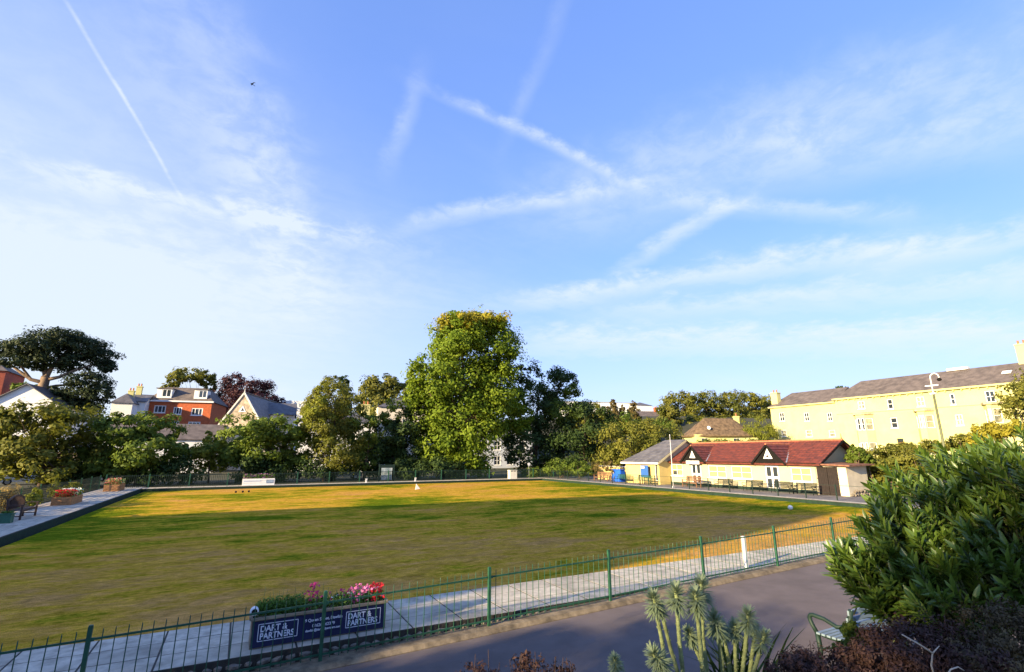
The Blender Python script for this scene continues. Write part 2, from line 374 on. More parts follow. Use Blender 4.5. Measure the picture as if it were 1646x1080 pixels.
def tree(name, label, cat, bl, Y, base, mat, n=7000, leaf=0.2, r0=0.25, spread=3.0, dep=1.0, group=None, clump=0.34, shell=0.5, aspect=0.55, flat=0.8, bark=None, basez=0.1, kden=14, direc=None, fork=0.3):
    blobs = px_blobs(bl, Y, spread, dep)
    bx = DY(base, 770, Y); b = Vector((bx.x, Y, basez))
    t = thing(name, label, cat, b, 0, group)
    tm = MB(); limbs(tm, b, blobs, r0, fork); wpart('trunk', tm, bark or M_bark, t, True)
    P, N, T = crown_points(blobs, n, clump, 10, flat, shell, kden=kden)
    P = P[(P[:, 2] > basez - 0.1)] if len(P) else P
    N, T = N[:len(P)], T[:len(P)]
    d = None if direc is None else np.tile(np.array(direc, float), (len(P), 1))
    me = leaf_mesh('crown', P, N, leaf * (0.6 + 0.7 * rng.random(len(P))), T, mat, aspect, d)
    c = link('crown', me, t); c.location = -b; return t

# ------------------------------------------------------------------ terrain and the green
LX, RX, NY, FY = -7.2, 33.2, 10.88, 54.0     # edges of the bank round the green
ZP = 0.22
def sst(v, a, b): t = min(1, max(0, (v - a) / (b - a))); return t * t * (3 - 2 * t)
def path_z(x): return 0.0 + 0.0245 * (max(-8, min(26, x)) - 1.5)
def terrain(x, y):
    z = -0.45
    if x < -10.4 or x > 44 or y > 57.6: z = 0.10
    z += 2.4 * sst(x, 44, 66) * sst(y, -20, 10)
    z += 3.0 * sst(y, 75, 130) + 10 * sst(x + y * 0.6, 110, 190) * sst(y, 55, 90)
    z += 9 * sst(y, 140, 330)
    if y < 4.6 and x > -11: z = max(z, -0.45 + 1.95 * sst(y, 4.6, 1.2))
    return z
xs = sorted(set([-3000, -1500, -800, -400, -250] + list(range(-180, -30, 10)) + [i * 1.0 for i in range(-30, 70)] + list(range(70, 300, 10)) + [400, 800, 1500, 3000] + [-10.45, -10.35, 43.95, 44.05]))
ys = sorted(set([-3000, -1000, -300, -100] + list(range(-60, -4, 8)) + [i * 0.5 for i in range(-8, 14)] + [i * 1.0 for i in range(7, 75)] + list(range(76, 340, 8)) + [500, 1000, 3000] + [57.55, 57.65]))
gm = MB(); gm.v = [(x, y, terrain(x, y)) for y in ys for x in xs]; nx = len(xs)
gm.f = [(j * nx + i, j * nx + i + 1, (j + 1) * nx + i + 1, (j + 1) * nx + i) for j in range(len(ys) - 1) for i in range(nx - 1)]
struct('ground', gm, M_ground, True)

# the turf: a slab inside a sunken ditch
D = 0.32
tm = MB(); tx, ty = 60, 60
x0, x1, y0, y1 = LX + D, RX - D, NY + D, FY - D
for j in range(ty + 1):
    for i in range(tx + 1):
        x = x0 + (x1 - x0) * i / tx; y = y0 + (y1 - y0) * j / ty
        tm.v.append((x, y, 0.0 + 0.012 * math.sin(x * 0.31 + 1) * math.sin(y * 0.27)))
tm.f = [(j * (tx + 1) + i, j * (tx + 1) + i + 1, (j + 1) * (tx + 1) + i + 1, (j + 1) * (tx + 1) + i) for j in range(ty) for i in range(tx)]
tm.prism([(x0, y0, -0.03), (x1, y0, -0.03), (x1, y1, -0.03), (x0, y1, -0.03)], (0, 0, -0.2))
struct('bowling_green_turf', tm, M_lawn)
dm = MB(); dm.prism([(LX - .1, NY - .1, -0.19), (RX + .1, NY - .1, -0.19), (RX + .1, FY + .1, -0.19), (LX - .1, FY + .1, -0.19)], (0, 0, -0.1))
struct('ditch', dm, M_soil)
bk = MB()
bk.box(((LX - 0.02), (NY + FY) / 2, (ZP - 0.32) / 2), (0.04, FY - NY + 0.1, ZP + 0.26)); bk.box((RX + 0.02, (NY + FY) / 2, (ZP - 0.32) / 2), (0.04, FY - NY + 0.1, ZP + 0.26))
bk.box(((LX + RX) / 2, FY + 0.02, (ZP - 0.32) / 2), (RX - LX, 0.04, ZP + 0.26)); bk.box(((LX + RX) / 2, NY - 0.02, (ZP - 0.32) / 2), (RX - LX, 0.04, ZP + 0.26))
struct('ditch_bank', bk, M_bankgreen)

def slab_strip(name, xa, xb, ya, yb, ncol, rows, along='x', jitter=0.0008, mat=M_slab, bed=M_mortar):
    """paving: a mortar bed with separate slabs standing proud of it"""
    bed_m = MB(); bed_m.prism([(xa, ya, ZP - 0.004), (xb, ya, ZP - 0.004), (xb, yb, ZP - 0.004), (xa, yb, ZP - 0.004)], (0, 0, -0.55))
    root = struct(name, bed_m, bed)
    L = (xb - xa) if along == 'x' else (yb - ya); cuts = np.concatenate([[0], np.cumsum(rows)]); cuts = cuts / cuts[-1] * ((yb - ya) if along == 'x' else (xb - xa))
    cl = L / ncol; meshes = {}
    for r_ in range(len(rows)):
        wd = cuts[r_ + 1] - cuts[r_]; key = r_
        vars_ = []
        for q in range(3):
            m = MB(); a, b = (cl - 0.028, wd - 0.024) if along == 'x' else (wd - 0.024, cl - 0.028); e = 0.003
            m.v = [(-a / 2, -b / 2, -.05), (a / 2, -b / 2, -.05), (a / 2, b / 2, -.05), (-a / 2, b / 2, -.05), (-a / 2, -b / 2, -e), (a / 2, -b / 2, -e), (a / 2, b / 2, -e), (-a / 2, b / 2, -e),
                   (-a / 2 + e, -b / 2 + e, 0), (a / 2 - e, -b / 2 + e, 0), (a / 2 - e, b / 2 - e, 0), (-a / 2 + e, b / 2 - e, 0)]
            m.f = [(0, 1, 5, 4), (1, 2, 6, 5), (2, 3, 7, 6), (3, 0, 4, 7), (4, 5, 9, 8), (5, 6, 10, 9), (6, 7, 11, 10), (7, 4, 8, 11), (8, 9, 10, 11)]
            t = (0.84 + 0.10 * q); mt = pbr('paving_slab_%d' % q, (0.50 * t, 0.445 * t, 0.345 * t), 0.85, 0.32, 2.6 + q, 0.5, 60)
            vars_.append(m.mesh('slab', mt))
        for i in range(ncol):
            o = link('slab', random.choice(vars_), root)
            u, w = (i + 0.5) * cl, (cuts[r_] + cuts[r_ + 1]) / 2
            o.location = (xa + u, ya + w, ZP + random.uniform(-1, 1) * jitter) if along == 'x' else (xa + w, ya + u, ZP + random.uniform(-1, 1) * jitter)
            o.rotation_euler = (random.uniform(-1, 1) * 0.001, random.uniform(-1, 1) * 0.001, random.uniform(-1, 1) * 0.006)
    return root
slab_strip('near_paving', -9.9, 24.0, 9.02, NY - 0.045, 37, (0.62, 0.62, 0.62))
slab_strip('left_paving', -10.2, LX - 0.045, NY, 57.2, 48, (0.9, 0.9, 0.55, 0.6), 'y')
slab_strip('far_paving', LX, RX, FY + 0.045, 55.6, 44, (0.5, 1.0), 'x')
rp = MB(); rp.prism([(RX + .78, 9.02, ZP - .012), (45, 9.02, ZP - .012), (45, 57.2, ZP - .012), (RX + .78, 57.2, ZP - .012)], (0, 0, -.6)); struct('terrace_tarmac', rp, pbr('worn_tarmac', (0.17, 0.155, 0.145), 0.9, 0.25, 1.5, 0.5, 60))
slab_strip('right_edging', RX + 0.045, RX + 0.77, NY - .04, 55.5, 48, (0.73,), 'y', 0.0018, M_slabw)
np_ = MB(); np_.prism([(24.01, 9.02, ZP), (RX + .77, 9.02, ZP), (RX + .77, NY - .05, ZP), (24.01, NY - .05, ZP)], (0, 0, -.6)); struct('corner_paving', np_, M_slabw)

# tarmac footpath rising to the right, kerb, rubble retaining wall
pm = MB(); n = 40
for i in range(n + 1):
    x = -14 + 54 * i / n
    for y in (3.2, 8.72): pm.v.append((x, y, path_z(x) - 0.04))
pm.f = [(2 * i, 2 * i + 2, 2 * i + 3, 2 * i + 1) for i in range(n)]
struct('footpath', pm, M_asphalt)
kb = MB()
for i in range(n):
    xa, xb = -14 + 54 * i / n, -14 + 54 * (i + 1) / n
    kb.prism([(xa, 8.70, path_z(xa) - .5), (xa, 8.64, path_z(xa) - .03), (xa, 8.70, path_z(xa) + .03), (xa, 9.0, path_z(xa) + .035), (xa, 9.015, path_z(xa) - .5)], (xb - xa, 0, path_z(xb) - path_z(xa)))
struct('path_kerb', kb, M_kerb)
sw = thing('retaining_wall', 'low rubble stone wall under the paving behind the near railing', 'wall', (-9.5, 9.0, -0.1))
wb = MB(); wb.box((2.0, 9.035, 0.0), (23.8, 0.03, 0.40)); wpart('mortar_core', wb, M_mortar, sw)
smesh = []
for q in range(6):
    b = bmesh.new(); bmesh.ops.create_icosphere(b, subdivisions=1, radius=0.5)
    for v in b.verts: v.co *= random.uniform(0.8, 1.1); v.co.y *= 0.6
    me = bpy.data.meshes.new('stone'); b.to_mesh(me); b.free(); c = random.uniform(0.75, 1.25)
    me.materials.append(pbr('rubble_stone_%d' % q, (0.17 * c, 0.145 * c, 0.115 * c), 0.9, 0.4, 8, 0.5, 40)); smesh.append(me)
x = -4.0
while x < 12.0:
    w = random.uniform(0.12, 0.26); zt = 0.15; zb = path_z(x) + 0.0; hh = zt - zb
    if hh > 0.03:
        k = 2 if hh > 0.14 else 1
        for j in range(k):
            o = link('stone', random.choice(smesh), sw); o.location = Vector((x + w / 2 + random.uniform(-.03, .03), 9.01, zb + hh * (j + 0.5) / k)) - Vector(sw.location)
            o.scale = (w * 0.98, random.uniform(0.12, 0.2), hh / k * 1.05); o.rotation_euler = (random.uniform(-.2, .2), random.uniform(-.25, .25), random.uniform(-.3, .3))
    x += w

# ------------------------------------------------------------------ near railing
FYN = 8.86
rl = thing('metal_railing', 'green metal railing with square posts and thin bars along the footpath', 'railing', (-7.2, FYN, path_z(-7.2)))
posts = [-7.25, -4.37, -1.47, 1.42, 4.28, 7.05, 9.82, 12.52, 15.12, 17.7, 20.3]
pick = MB().tube([(0, 0, 0.06), (0, 0, 0.93), (0.0, 0, 0.955)], [0.0068, 0.0068, 0.003], 6).mesh('picket', M_fgreen)
pick2 = MB().tube([(0, 0, 0.06), (0.002, 0.004, 0.5), (0.004, -0.003, 0.93), (0.004, 0, 0.955)], [0.0068, 0.0068, 0.0068, 0.003], 6).mesh('picket', M_fgreen)
postm = MB().box((0, 0, 0.47), (0.05, 0.05, 1.06)).box((0, 0, 1.005), (0.042, 0.042, 0.012)).mesh('post', M_fgreen)
off = Vector(rl.location)
for i, xx in enumerate(posts):
    o = link('post', postm, rl); o.location = Vector((xx, FYN, path_z(xx))) - off; o.rotation_euler = (random.uniform(-.008, .008), random.uniform(-.01, .01), 0)
    if i + 1 < len(posts):
        xb = posts[i + 1]; za, zb = path_z(xx), path_z(xb)
        for hgt in (0.84, 0.12):
            r_ = MB().bar((xx + .025, FYN, za + hgt), (xb - .025, FYN, zb + hgt), 0.012, 0.028); wpart('rail', r_, M_fgreen, rl)
        cl = MB().box((xx + .04, FYN - .012, za + .84), (.05, .014, .045)); wpart('clamp', cl, M_fgreen, rl)
        for j in range(1, 21):
            px_ = xx + (xb - xx) * j / 21
            if px_ > 19: continue
            o = link('picket', random.choice((pick, pick, pick2)), rl); o.location = Vector((px_, FYN, path_z(px_))) - off
            o.rotation_euler = (random.uniform(-.006, .006), random.uniform(-.008, .008), random.uniform(0, 3))
wp = solo('marker_post', MB().box((0, 0, .38), (.085, .085, .76)).prism([(-.0425, -.0425, .762), (.0425, -.0425, .762), (.0425, .0425, .762), (-.0425, .0425, .762)], (0, 0, .02)), M_white, 'square white post on the paving behind the near railing', 'post', loc=(12.02, 9.42, ZP - 0.02))

# ------------------------------------------------------------------ flower planters
def petals(mb_list, n, area, zf, size):
    pass
def flower_mesh(name, pts, size, mat, per=7):
    """little flower heads, each a ring of petals"""
    P, N, S, T = [], [], [], []
    for p in pts:
        ax = np.array([random.uniform(-.6, .6), random.uniform(-.9, .1), 0.8]); ax /= np.linalg.norm(ax); t0 = random.random()
        for k in range(per):
            u = unit(1)[0]; u = u - ax * u.dot(ax); u /= np.linalg.norm(u) + 1e-6
            P.append(np.array(p) + u * size * 0.6 + ax * size * random.uniform(-.3, .3)); nn = ax + u * 0.4 + unit(1)[0] * .3; N.append(nn / np.linalg.norm(nn)); S.append(size * random.uniform(.4, .75)); T.append(t0 * .7 + random.random() * .3)
    return leaf_mesh(name, np.array(P), np.array(N), np.array(S), np.array(T), mat, 0.75)
F_red = leafmat('red_petals', (0.50, 0.02, 0.03), (0.72, 0.05, 0.05), 0.2)
F_pink = leafmat('pink_petals', (0.62, 0.08, 0.30), (0.85, 0.30, 0.50), 0.2)
F_mag = leafmat('magenta_petals', (0.28, 0.01, 0.09), (0.55, 0.04, 0.22), 0.2)
F_white = leafmat('white_petals', (0.70, 0.72, 0.74), (0.85, 0.86, 0.88), 0.2)
F_purp = leafmat('purple_petals', (0.20, 0.05, 0.18), (0.45, 0.20, 0.38), 0.2)
F_yel = leafmat('pale_yellow_petals', (0.62, 0.55, 0.22), (0.82, 0.78, 0.45), 0.2)
F_sal = leafmat('salmon_petals', (0.62, 0.16, 0.14), (0.80, 0.34, 0.28), 0.2)
L_bed = leafmat('bedding_leaves', (0.045, 0.10, 0.018), (0.13, 0.24, 0.04), 0.25)
def bed_leaves(x0, x1, y0, y1, z0, z1, n, size):
    p = np.column_stack([rng.uniform(x0, x1, n), rng.uniform(y0, y1, n), z0 + (z1 - z0) * rng.random(n)]); nn = unit(n) * .7 + np.array([0, -.1, .7]); nn /= np.linalg.norm(nn, axis=1, keepdims=True)
    return leaf_mesh('foliage', p, nn, size * (.6 + .8 * rng.random(n)), rng.random(n), L_bed, .5)
def stf(name, me, parent):
    o = link(name, me, parent); o['kind'] = 'stuff'; return o
def text_mesh(s, size, mat, align='LEFT', wide=1.0, off=0.0):
    cu = bpy.data.curves.new('lettering', 'FONT'); cu.body = s; cu.size = size; cu.align_x = align; cu.extrude = 0.002; cu.offset = off; cu.space_line = 0.82
    o = bpy.data.objects.new('tmp', cu); COL.objects.link(o); dg = bpy.context.evaluated_depsgraph_get()
    me = bpy.data.meshes.new_from_object(o.evaluated_get(dg)); bpy.data.objects.remove(o); me.materials.clear(); me.materials.append(mat)
    for v in me.vertices: v.co.x *= wide
    return me
# near trough with the navy sign; local x along the fence
PX0, PX1 = 0.44, 2.50; pz = ZP + 0.005; pw = PX1 - PX0
pl = thing('flower_trough', 'wooden flower trough with navy printed sign behind the near railing', 'planter', (PX0, 9.25, pz))
bx = MB(); bx.box((pw / 2, .19, .20), (pw, .38, .40)); part('box', bx, pbr('weathered_timber', (.30, .24, .16), .85, .35, 6, .4, 40), pl)
tr = MB()
for (c, d) in (((pw / 2, -.012, .41), (pw + .04, .05, .035)), ((pw / 2, .39, .41), (pw + .04, .05, .035)), ((-.01, .19, .41), (.05, .36, .035)), ((pw + .01, .19, .41), (.05, .36, .035))): tr.box(c, d)
part('rim', tr, pbr('weathered_timber', (.30, .24, .16)), pl)
sg = part('sign_board', MB().box((pw / 2, -.012, .195), (pw - .03, .022, .36)), M_navy, pl)
M_print = pbr('white_print', (.72, .74, .80), .6, .05, 3)
def letter(s, size, x, z, align='LEFT', wide=1.0, off=0.0):
    o = link('lettering', text_mesh(s, size, M_print, align, wide, off), sg); o.location = (x, -.026, z); o.rotation_euler = (R(90), 0, 0)
for fx in (.10, pw - .66):
    fr = MB(); w, h = .56, .235; zc = .215
    for (c, d) in (((fx + w / 2, -.025, zc + h / 2), (w, .004, .009)), ((fx + w / 2, -.025, zc - h / 2), (w, .004, .009)), ((fx, -.025, zc), (.009, .004, h)), ((fx + w, -.025, zc), (.009, .004, h))): fr.box(c, d)
    part('sign_border', fr, M_print, sg)
    letter('DART &', .12, fx + .025, .224, 'LEFT', .90, .003); letter('PARTNERS', .12, fx + .025, .122, 'LEFT', .86, .003)
letter('9 Queen Street, Dawlish', .062, pw / 2 + .02, .268, 'CENTER', .92, .001)
letter('01626 862379', .06, pw / 2 + .02, .185, 'CENTER', 1, .001)
letter('dawlish@dartandpartners.com', .048, pw / 2 + .02, .125, 'CENTER', .9, .001)
stf('foliage', bed_leaves(.03, pw - .03, .02, .36, .40, .56, 2600, .026), pl)
stf('foliage', bed_leaves(.06, .75, .02, .36, .44, .62, 1500, .022), pl)
fm = np.column_stack([rng.normal(.86, .06, 46), rng.uniform(.02, .3, 46), rng.uniform(.42, .80, 46)]); stf('magenta_flowers', flower_mesh('magenta_flowers', fm, .026, F_mag), pl)
fm = np.column_stack([rng.uniform(.95, 1.5, 22), rng.uniform(.02, .3, 22), rng.uniform(.45, .68, 22)]); stf('magenta_flowers', flower_mesh('magenta_flowers', fm, .024, F_mag), pl)
fm = np.column_stack([rng.uniform(1.1, 1.7, 9), rng.uniform(.02, .3, 9), rng.uniform(.45, .6, 9)]); stf('white_flowers', flower_mesh('white_flowers', fm, .022, F_white), pl)
fm = np.column_stack([rng.normal(1.66, .11, 70), rng.uniform(.0, .33, 70), rng.uniform(.44, .68, 70)]); stf('pink_flowers', flower_mesh('pink_flowers', fm, .030, F_pink), pl)
fm = np.column_stack([rng.uniform(1.82, 2.03, 60), rng.uniform(.0, .33, 60), rng.uniform(.45, .67, 60)]); stf('red_flowers', flower_mesh('red_flowers', fm, .030, F_red), pl)
st = MB()
for i in range(26):
    xx = random.uniform(.1, 1.3); yy = random.uniform(.05, .33); st.tube([(xx, yy, .4), (xx + random.uniform(-.06, .06), yy, random.uniform(.62, .82))], [.004, .0025], 5)
part('flower_stems', st, pbr('green_stem', (.10, .16, .05)), pl, kind='stuff')
lp = thing('spot_lamp', 'small round white and black lamp on the left corner of the signed trough', 'lamp', (PX0 + .02, 9.27, pz + .428))
part('stem', MB().tube([(0, 0, 0), (0, 0, .05)], .012), M_black, lp)
part('housing', MB().tube([(.0, .10, .09), (0, .05, .09), (0, -.02, .09), (0, -.035, .09)], [.03, .062, .062, .056], 14), M_white, lp, True)
part('lens', MB().tube([(0, -.035, .09), (0, -.045, .09)], [.042, .036], 14), M_black, lp)

def box_planter(name, label, loc, rz, L, W, Hh, mat, fl, n=60, size=.05, base=True, lh=.22, cat='planter'):
    t = thing(name, label, cat, loc, rz, 'flower planters round the green')
    m = MB(); e = .05
    for k in range(3):
        for (c, d) in (((0, -W / 2, (k + .5) * Hh / 3), (L, .03, Hh / 3 - .012)), ((0, W / 2, (k + .5) * Hh / 3), (L, .03, Hh / 3 - .012)), ((-L / 2, 0, (k + .5) * Hh / 3), (.03, W - .034, Hh / 3 - .012)), ((L / 2, 0, (k + .5) * Hh / 3), (.03, W - .034, Hh / 3 - .012))):
            part('plank', MB().box(c, d), mat, t)
    for sx in (-1, 1):
        for sy in (-1, 1): part('corner_post', MB().box((sx * (L / 2 - .05), sy * (W / 2 - .05), Hh / 2), (.06, .06, Hh)), mat, t)
    part('soil', MB().box((0, 0, Hh * .45), (L - .04, W - .04, Hh * .8)), M_soil, t)
    stf('foliage', bed_leaves(-L / 2, L / 2, -W / 2, W / 2, Hh * .85, Hh + lh, 900, .05), t)
    for nm, mat_, f0, f1 in fl:
        p = np.column_stack([rng.uniform(-L / 2 + L * f0, -L / 2 + L * f1, n), rng.uniform(-W / 2, W / 2, n), rng.uniform(Hh, Hh + lh + .06, n)])
        stf(nm, flower_mesh(nm, p, size, mat_, 6), t)
    return t
q = GZ(103, 812, ZP); box_planter('wooden_planter', 'wooden box planter of red and white flowers beside the dark bench', (-8.85, 40.0, ZP), R(90), 2.3, .9, .46, M_plwood, [('red_flowers', F_red, 0, .45), ('white_flowers', F_white, .35, 1)], 140, .075, lh=.34)
box_planter('wooden_planter', 'wooden box planter of salmon and cream flowers near the far left corner', (-8.75, 52.3, ZP), R(90), 2.2, 1.0, .52, M_plwood, [('salmon_flowers', F_sal, 0, .6), ('cream_flowers', F_yel, .4, 1)], 110, .07, lh=.4)
wpt = box_planter('white_planter', 'long white planter of purple flowers against the far railing', (1.85, 55.15, ZP), 0, 2.75, .55, .62, M_white, [('purple_flowers', F_purp, 0, 1)], 120, .06, lh=.40)
part('printed_panel', MB().box((0.95, -.30, .33), (.62, .012, .34)), pbr('printed_blue', (.25, .32, .42), .5, .5, 9), wpt)
part('printed_panel', MB().box((-.55, -.30, .40), (1.5, .012, .08)), pbr('printed_grey', (.38, .45, .60), .5, .3, 9), wpt)

# ------------------------------------------------------------------ benches
def bench(name, label, loc, rz, L, frame, slat, kind='iron', group=None, th=1.0):
    """local x along the seat, +y is the front"""
    t = thing(name, label, 'bench', loc, rz, group)
    if kind == 'iron':
        for sx in (-1, 1):
            x = sx * (L / 2 - .04); e = MB(); w = .042
            e.tube([(x, .26, 0), (x, .23, .2), (x, .25, .40)], .022 * th, 7); e.tube([(x, -.20, 0), (x, -.15, .2), (x, -.17, .40), (x, -.28, .84)], .022 * th, 7)
            e.tube([(x, .25, .40), (x, .05, .385), (x, -.17, .40)], .02, 7); e.tube([(x, .23, .2), (x, .05, .27), (x, -.15, .2)], .014, 6)
            part('end_frame', e, frame, t, True)
            a = MB(); pts = []
            for k in range(9):
                an = R(-60 + 30 * k); pts.append((x, .285 + .055 * math.cos(an), .585 + .055 * math.sin(an)))
            a.tube([(x, .25, .40), (x, .31, .50)] + pts[1:6] + [(x, .12, .625), (x, -.05, .565), (x, -.225, .60)], .019 * th, 7); part('armrest', a, frame, t, True)
        for k in range(6): part('slat', MB().box((0, .215 - k * .075, .415), (L, .052, .026)), slat, t)
        for k in range(4):
            f = k / 3; part('slat', MB().box((0, -.175 - .085 * f, .50 + .30 * f), (L, .024, .062)), slat, t)
    else:
        for sx in (-1, 1):
            x = sx * (L / 2 - .04)
            part('leg', MB().box((x, .24, .31), (.07, .07, .62)), frame, t)
            part('leg', MB().bar((x, -.20, 0), (x, -.30, .92), .07, .06, (1, 0, 0)), frame, t)
            part('armrest', MB().box((x, -.0, .64), (.085, .60, .035)), frame, t)
            part('stretcher', MB().bar((x, .22, .16), (x, -.20, .16), .04), frame, t)
        part('seat_rail', MB().bar((-L / 2 + .08, .24, .37), (L / 2 - .08, .24, .37), .04, .07), frame, t)
        for k in range(5): part('slat', MB().box((0, .21 - k * .092, .425), (L - .09, .075, .028)), slat, t)
        if kind == 'curved':
            b = MB(); n = 12
            for k in range(n):
                xa, xb = -L / 2 + .04 + (L - .08) * k / n, -L / 2 + .04 + (L - .08) * (k + 1) / n
                h = lambda q: .80 + .22 * (1 - (2 * q / L) ** 2)
                b.bar((xa, -.28, h(xa)), (xb, -.28, h(xb)), .05, .07)
            part('top_rail', b, frame, t)
            for k in range(14):
                xx = -L / 2 + .09 + (L - .18) * k / 13; hh = .80 + .22 * (1 - (2 * xx / L) ** 2); part('back_slat', MB().bar((xx, -.225, .46), (xx, -.28, hh - .02), .062, .022), slat, t)
        else:
            part('top_rail', MB().box((0, -.30, .90), (L - .02, .05, .09)), frame, t)
            for k in range(4): part('slat', MB().box((0, -.235 - .016 * k, .54 + .09 * k), (L - .1, .025, .072)), slat, t)
    return t
bench('park_bench', 'dark green park bench with pale slats on the near footpath', (8.55, 4.75, path_z(8.55) - .04), 0, 1.6, M_dgreen, pbr('pale_slats', (.17, .23, .27), .5, .15, 4), 'iron', None, 1.6)
bench('garden_bench', 'dark brown wooden bench with curved back on the left paving', (-8.66, 32.1, ZP), R(-90), 2.0, M_dkwood, M_dkwood, 'curved')
BX = 36.6
BG = 'benches in front of the pavilion'
bench('garden_bench', 'brown wooden bench farthest from the pavilion at the corner hedge', (35.9, 45.6, ZP), R(90), 2.4, M_wood, M_wood, 'wood', BG)
bench('park_bench', 'green slatted bench beside the bright blue bin', (35.6, 41.9, ZP), R(90), 2.0, M_fgreen, M_fgreen, 'iron', BG)
bench('park_bench', 'green slatted bench in front of the yellow annex wall', (35.2, 38.3, ZP), R(90), 2.0, M_fgreen, M_fgreen, 'iron', BG)
bench('garden_bench', 'tall brown wooden bench beside the flagpole', (36.2, 33.2, ZP), R(80), 2.0, M_wood, M_wood, 'wood', BG)
for (yy, lb) in ((30.3, 'dark iron bench under the first wide pavilion window past the left door'), (27.5, 'dark iron bench below the middle pavilion window left of the right door'), (25.0, 'dark iron bench standing across the right pavilion door'), (23.2, 'dark iron bench nearest the brown shed doors')):
    bench('park_bench', lb, (36.9, yy, ZP), R(90), 1.55, M_iron, M_iron, 'iron', BG)
gp = thing('plant_pot', 'square green tub beside the dark bench on the left paving', 'pot', (-8.60, 30.2, ZP))
part('tub', MB().prism([(-.19, -.19, 0), (.19, -.19, 0), (.19, .19, 0), (-.19, .19, 0)], (0, 0, .36)), pbr('green_tub', (.035, .12, .075), .6, .2, 4), gp)
part('rim', MB().box((0, 0, .38), (.44, .44, .05)), pbr('green_tub', (.035, .12, .075)), gp); stf('foliage', bed_leaves(-.18, .18, -.18, .18, .39, .48, 200, .035), gp)

# ------------------------------------------------------------------ right hand post-and-rail fence, flagpole, jack
rf = thing('rail_fence', 'low green post and rail fence along the pavilion side of the green', 'fence', (34.0, 15.3, ZP))
pmsh = MB().box((0, 0, .49), (.06, .06, .98)).box((0, 0, .985), (.07, .07, .012)).mesh('post', M_dgreen); yv = [15.3 + 2.02 * i for i in range(21)]
for i, y in enumerate(yv):
    o = link('post', pmsh, rf); o.location = (0, y - 15.3, 0); o.rotation_euler = (random.uniform(-.015, .015), random.uniform(-.015, .015), 0)
    if i + 1 < len(yv):
        part('rail', MB().bar((0, y - 15.3 + .03, .93), (0, yv[i + 1] - 15.3 - .03, .93), .03, .02), M_dgreen, rf)
        part('rail', MB().bar((0, y - 15.3 + .03, .45), (0, yv[i + 1] - 15.3 - .03, .45), .008, .008), M_dgreen, rf)
# plant netting on the far end bays
nm = MB()
for y in np.arange(45.7, 55.6, .13): nm.bar((34.0, y, ZP + .05), (34.0, y, ZP + .92), .008)
for z in np.arange(.1, .92, .13): nm.bar((34.0, 45.7, ZP + z), (34.0, 55.6, ZP + z), .008)
wpart('netting', nm, M_dgreen, rf, kind='stuff')
fp = thing('flagpole', 'slim white flagpole in front of the pavilion', 'flagpole', (34.35, 33.6, ZP))
part('pole', MB().tube([(0, 0, 0), (0, 0, 1.2), (0, 0, 4.55)], [.032, .028, .018], 8), M_white, fp, True); part('base', MB().box((0, 0, .06), (.16, .16, .12)), M_slabw, fp); part('finial', MB().lathe((0, 0, 4.55), [(.01, 0), (.045, .03), (.045, .06), (.01, .09)], 8), M_white, fp)
def ball(mb, c, r, n=12):
    mb.lathe(c, [(max(.001, r * math.sin(math.pi * k / 8)), -r * math.cos(math.pi * k / 8)) for k in range(9)], n)
p = GZ(1271, 820, -.0)
jm = MB(); ball(jm, (0, 0, .13), .13); solo('ditch_marker_ball', jm, M_white, 'white ball lying at the right edge of the green', 'ball', None, True, (p.x, p.y, .012))

# ------------------------------------------------------------------ far side: railing, board, bin, signs, jacks
frl = thing('far_railing', 'dark green vertical bar railing along the far side of the green', 'railing', (-10.2, 56.4, ZP - .1))
pk = MB()
for x in np.arange(-10.1, 44, .15): pk.box((x, 56.4, ZP + .5), (.032, .02, 1.15))
wpart('pickets', pk, M_dgreen, frl, kind='stuff')
for z in (.12, 1.0): wpart('rail', MB().bar((-10.2, 56.42, ZP + z), (44, 56.42, ZP + z), .03, .05), M_dgreen, frl)
fpm = MB().box((0, 0, .6), (.09, .09, 1.3)).mesh('post', M_fgreen)
for i in range(18):
    o = link('post', fpm, frl); o.location = (i * 3.1 + .1, -.03, 0)
lf = thing('mesh_fence', 'low green netting fence along the left paving', 'fence', (-10.45, 26.0, .1))
nm = MB()
for y in np.arange(35.0, 56.0, .12): nm.bar((-10.45, y, .1), (-10.45, y, 1.25), .03, .012)
for z in np.arange(.2, 1.26, .11): nm.bar((-10.45, 35.0, z), (-10.45, 56.0, z), .012, .03)
wpart('netting', nm, M_dgreen, lf, kind='stuff')
for y in np.arange(35, 56.1, 3.0): wpart('post', MB().box((-10.45, y, .7), (.06, .06, 1.3)), M_fgreen, lf)
nb = thing('notice_board', 'green framed notice board with a pale poster behind the far railing', 'notice board', (14.6, 56.8, .1))
for sx in (-1, 1): part('post', MB().box((sx * .8, 0, .95), (.14, .14, 1.95)), M_dgreen, nb)
part('header', MB().box((0, 0, 1.72), (1.46, .10, .30)), M_dgreen, nb); part('poster', MB().box((0, -.03, .86), (1.22, .04, 1.34)), pbr('poster_print', (.50, .56, .55), .6, .6, 2.4, col2=(.16, .22, .22)), nb)
lb = thing('litter_bin', 'pale boxy litter bin with two openings at the far side of the green', 'litter bin', (29.6, 55.1, ZP))
m = MB(); m.box((0, .0, .42), (.95, .6, .84)); m.box((0, 0, .98), (1.0, .66, .07))
for sx in (-1, 0, 1): m.box((sx * .44, 0, .89), (.09, .58, .14))
part('body', m, pbr('bin_cream', (.66, .63, .52), .7, .1, 2), lb); part('opening', MB().box((-.22, -.02, .89), (.33, .5, .12)), M_black, lb); part('opening', MB().box((.22, -.02, .89), (.33, .5, .12)), M_black, lb)
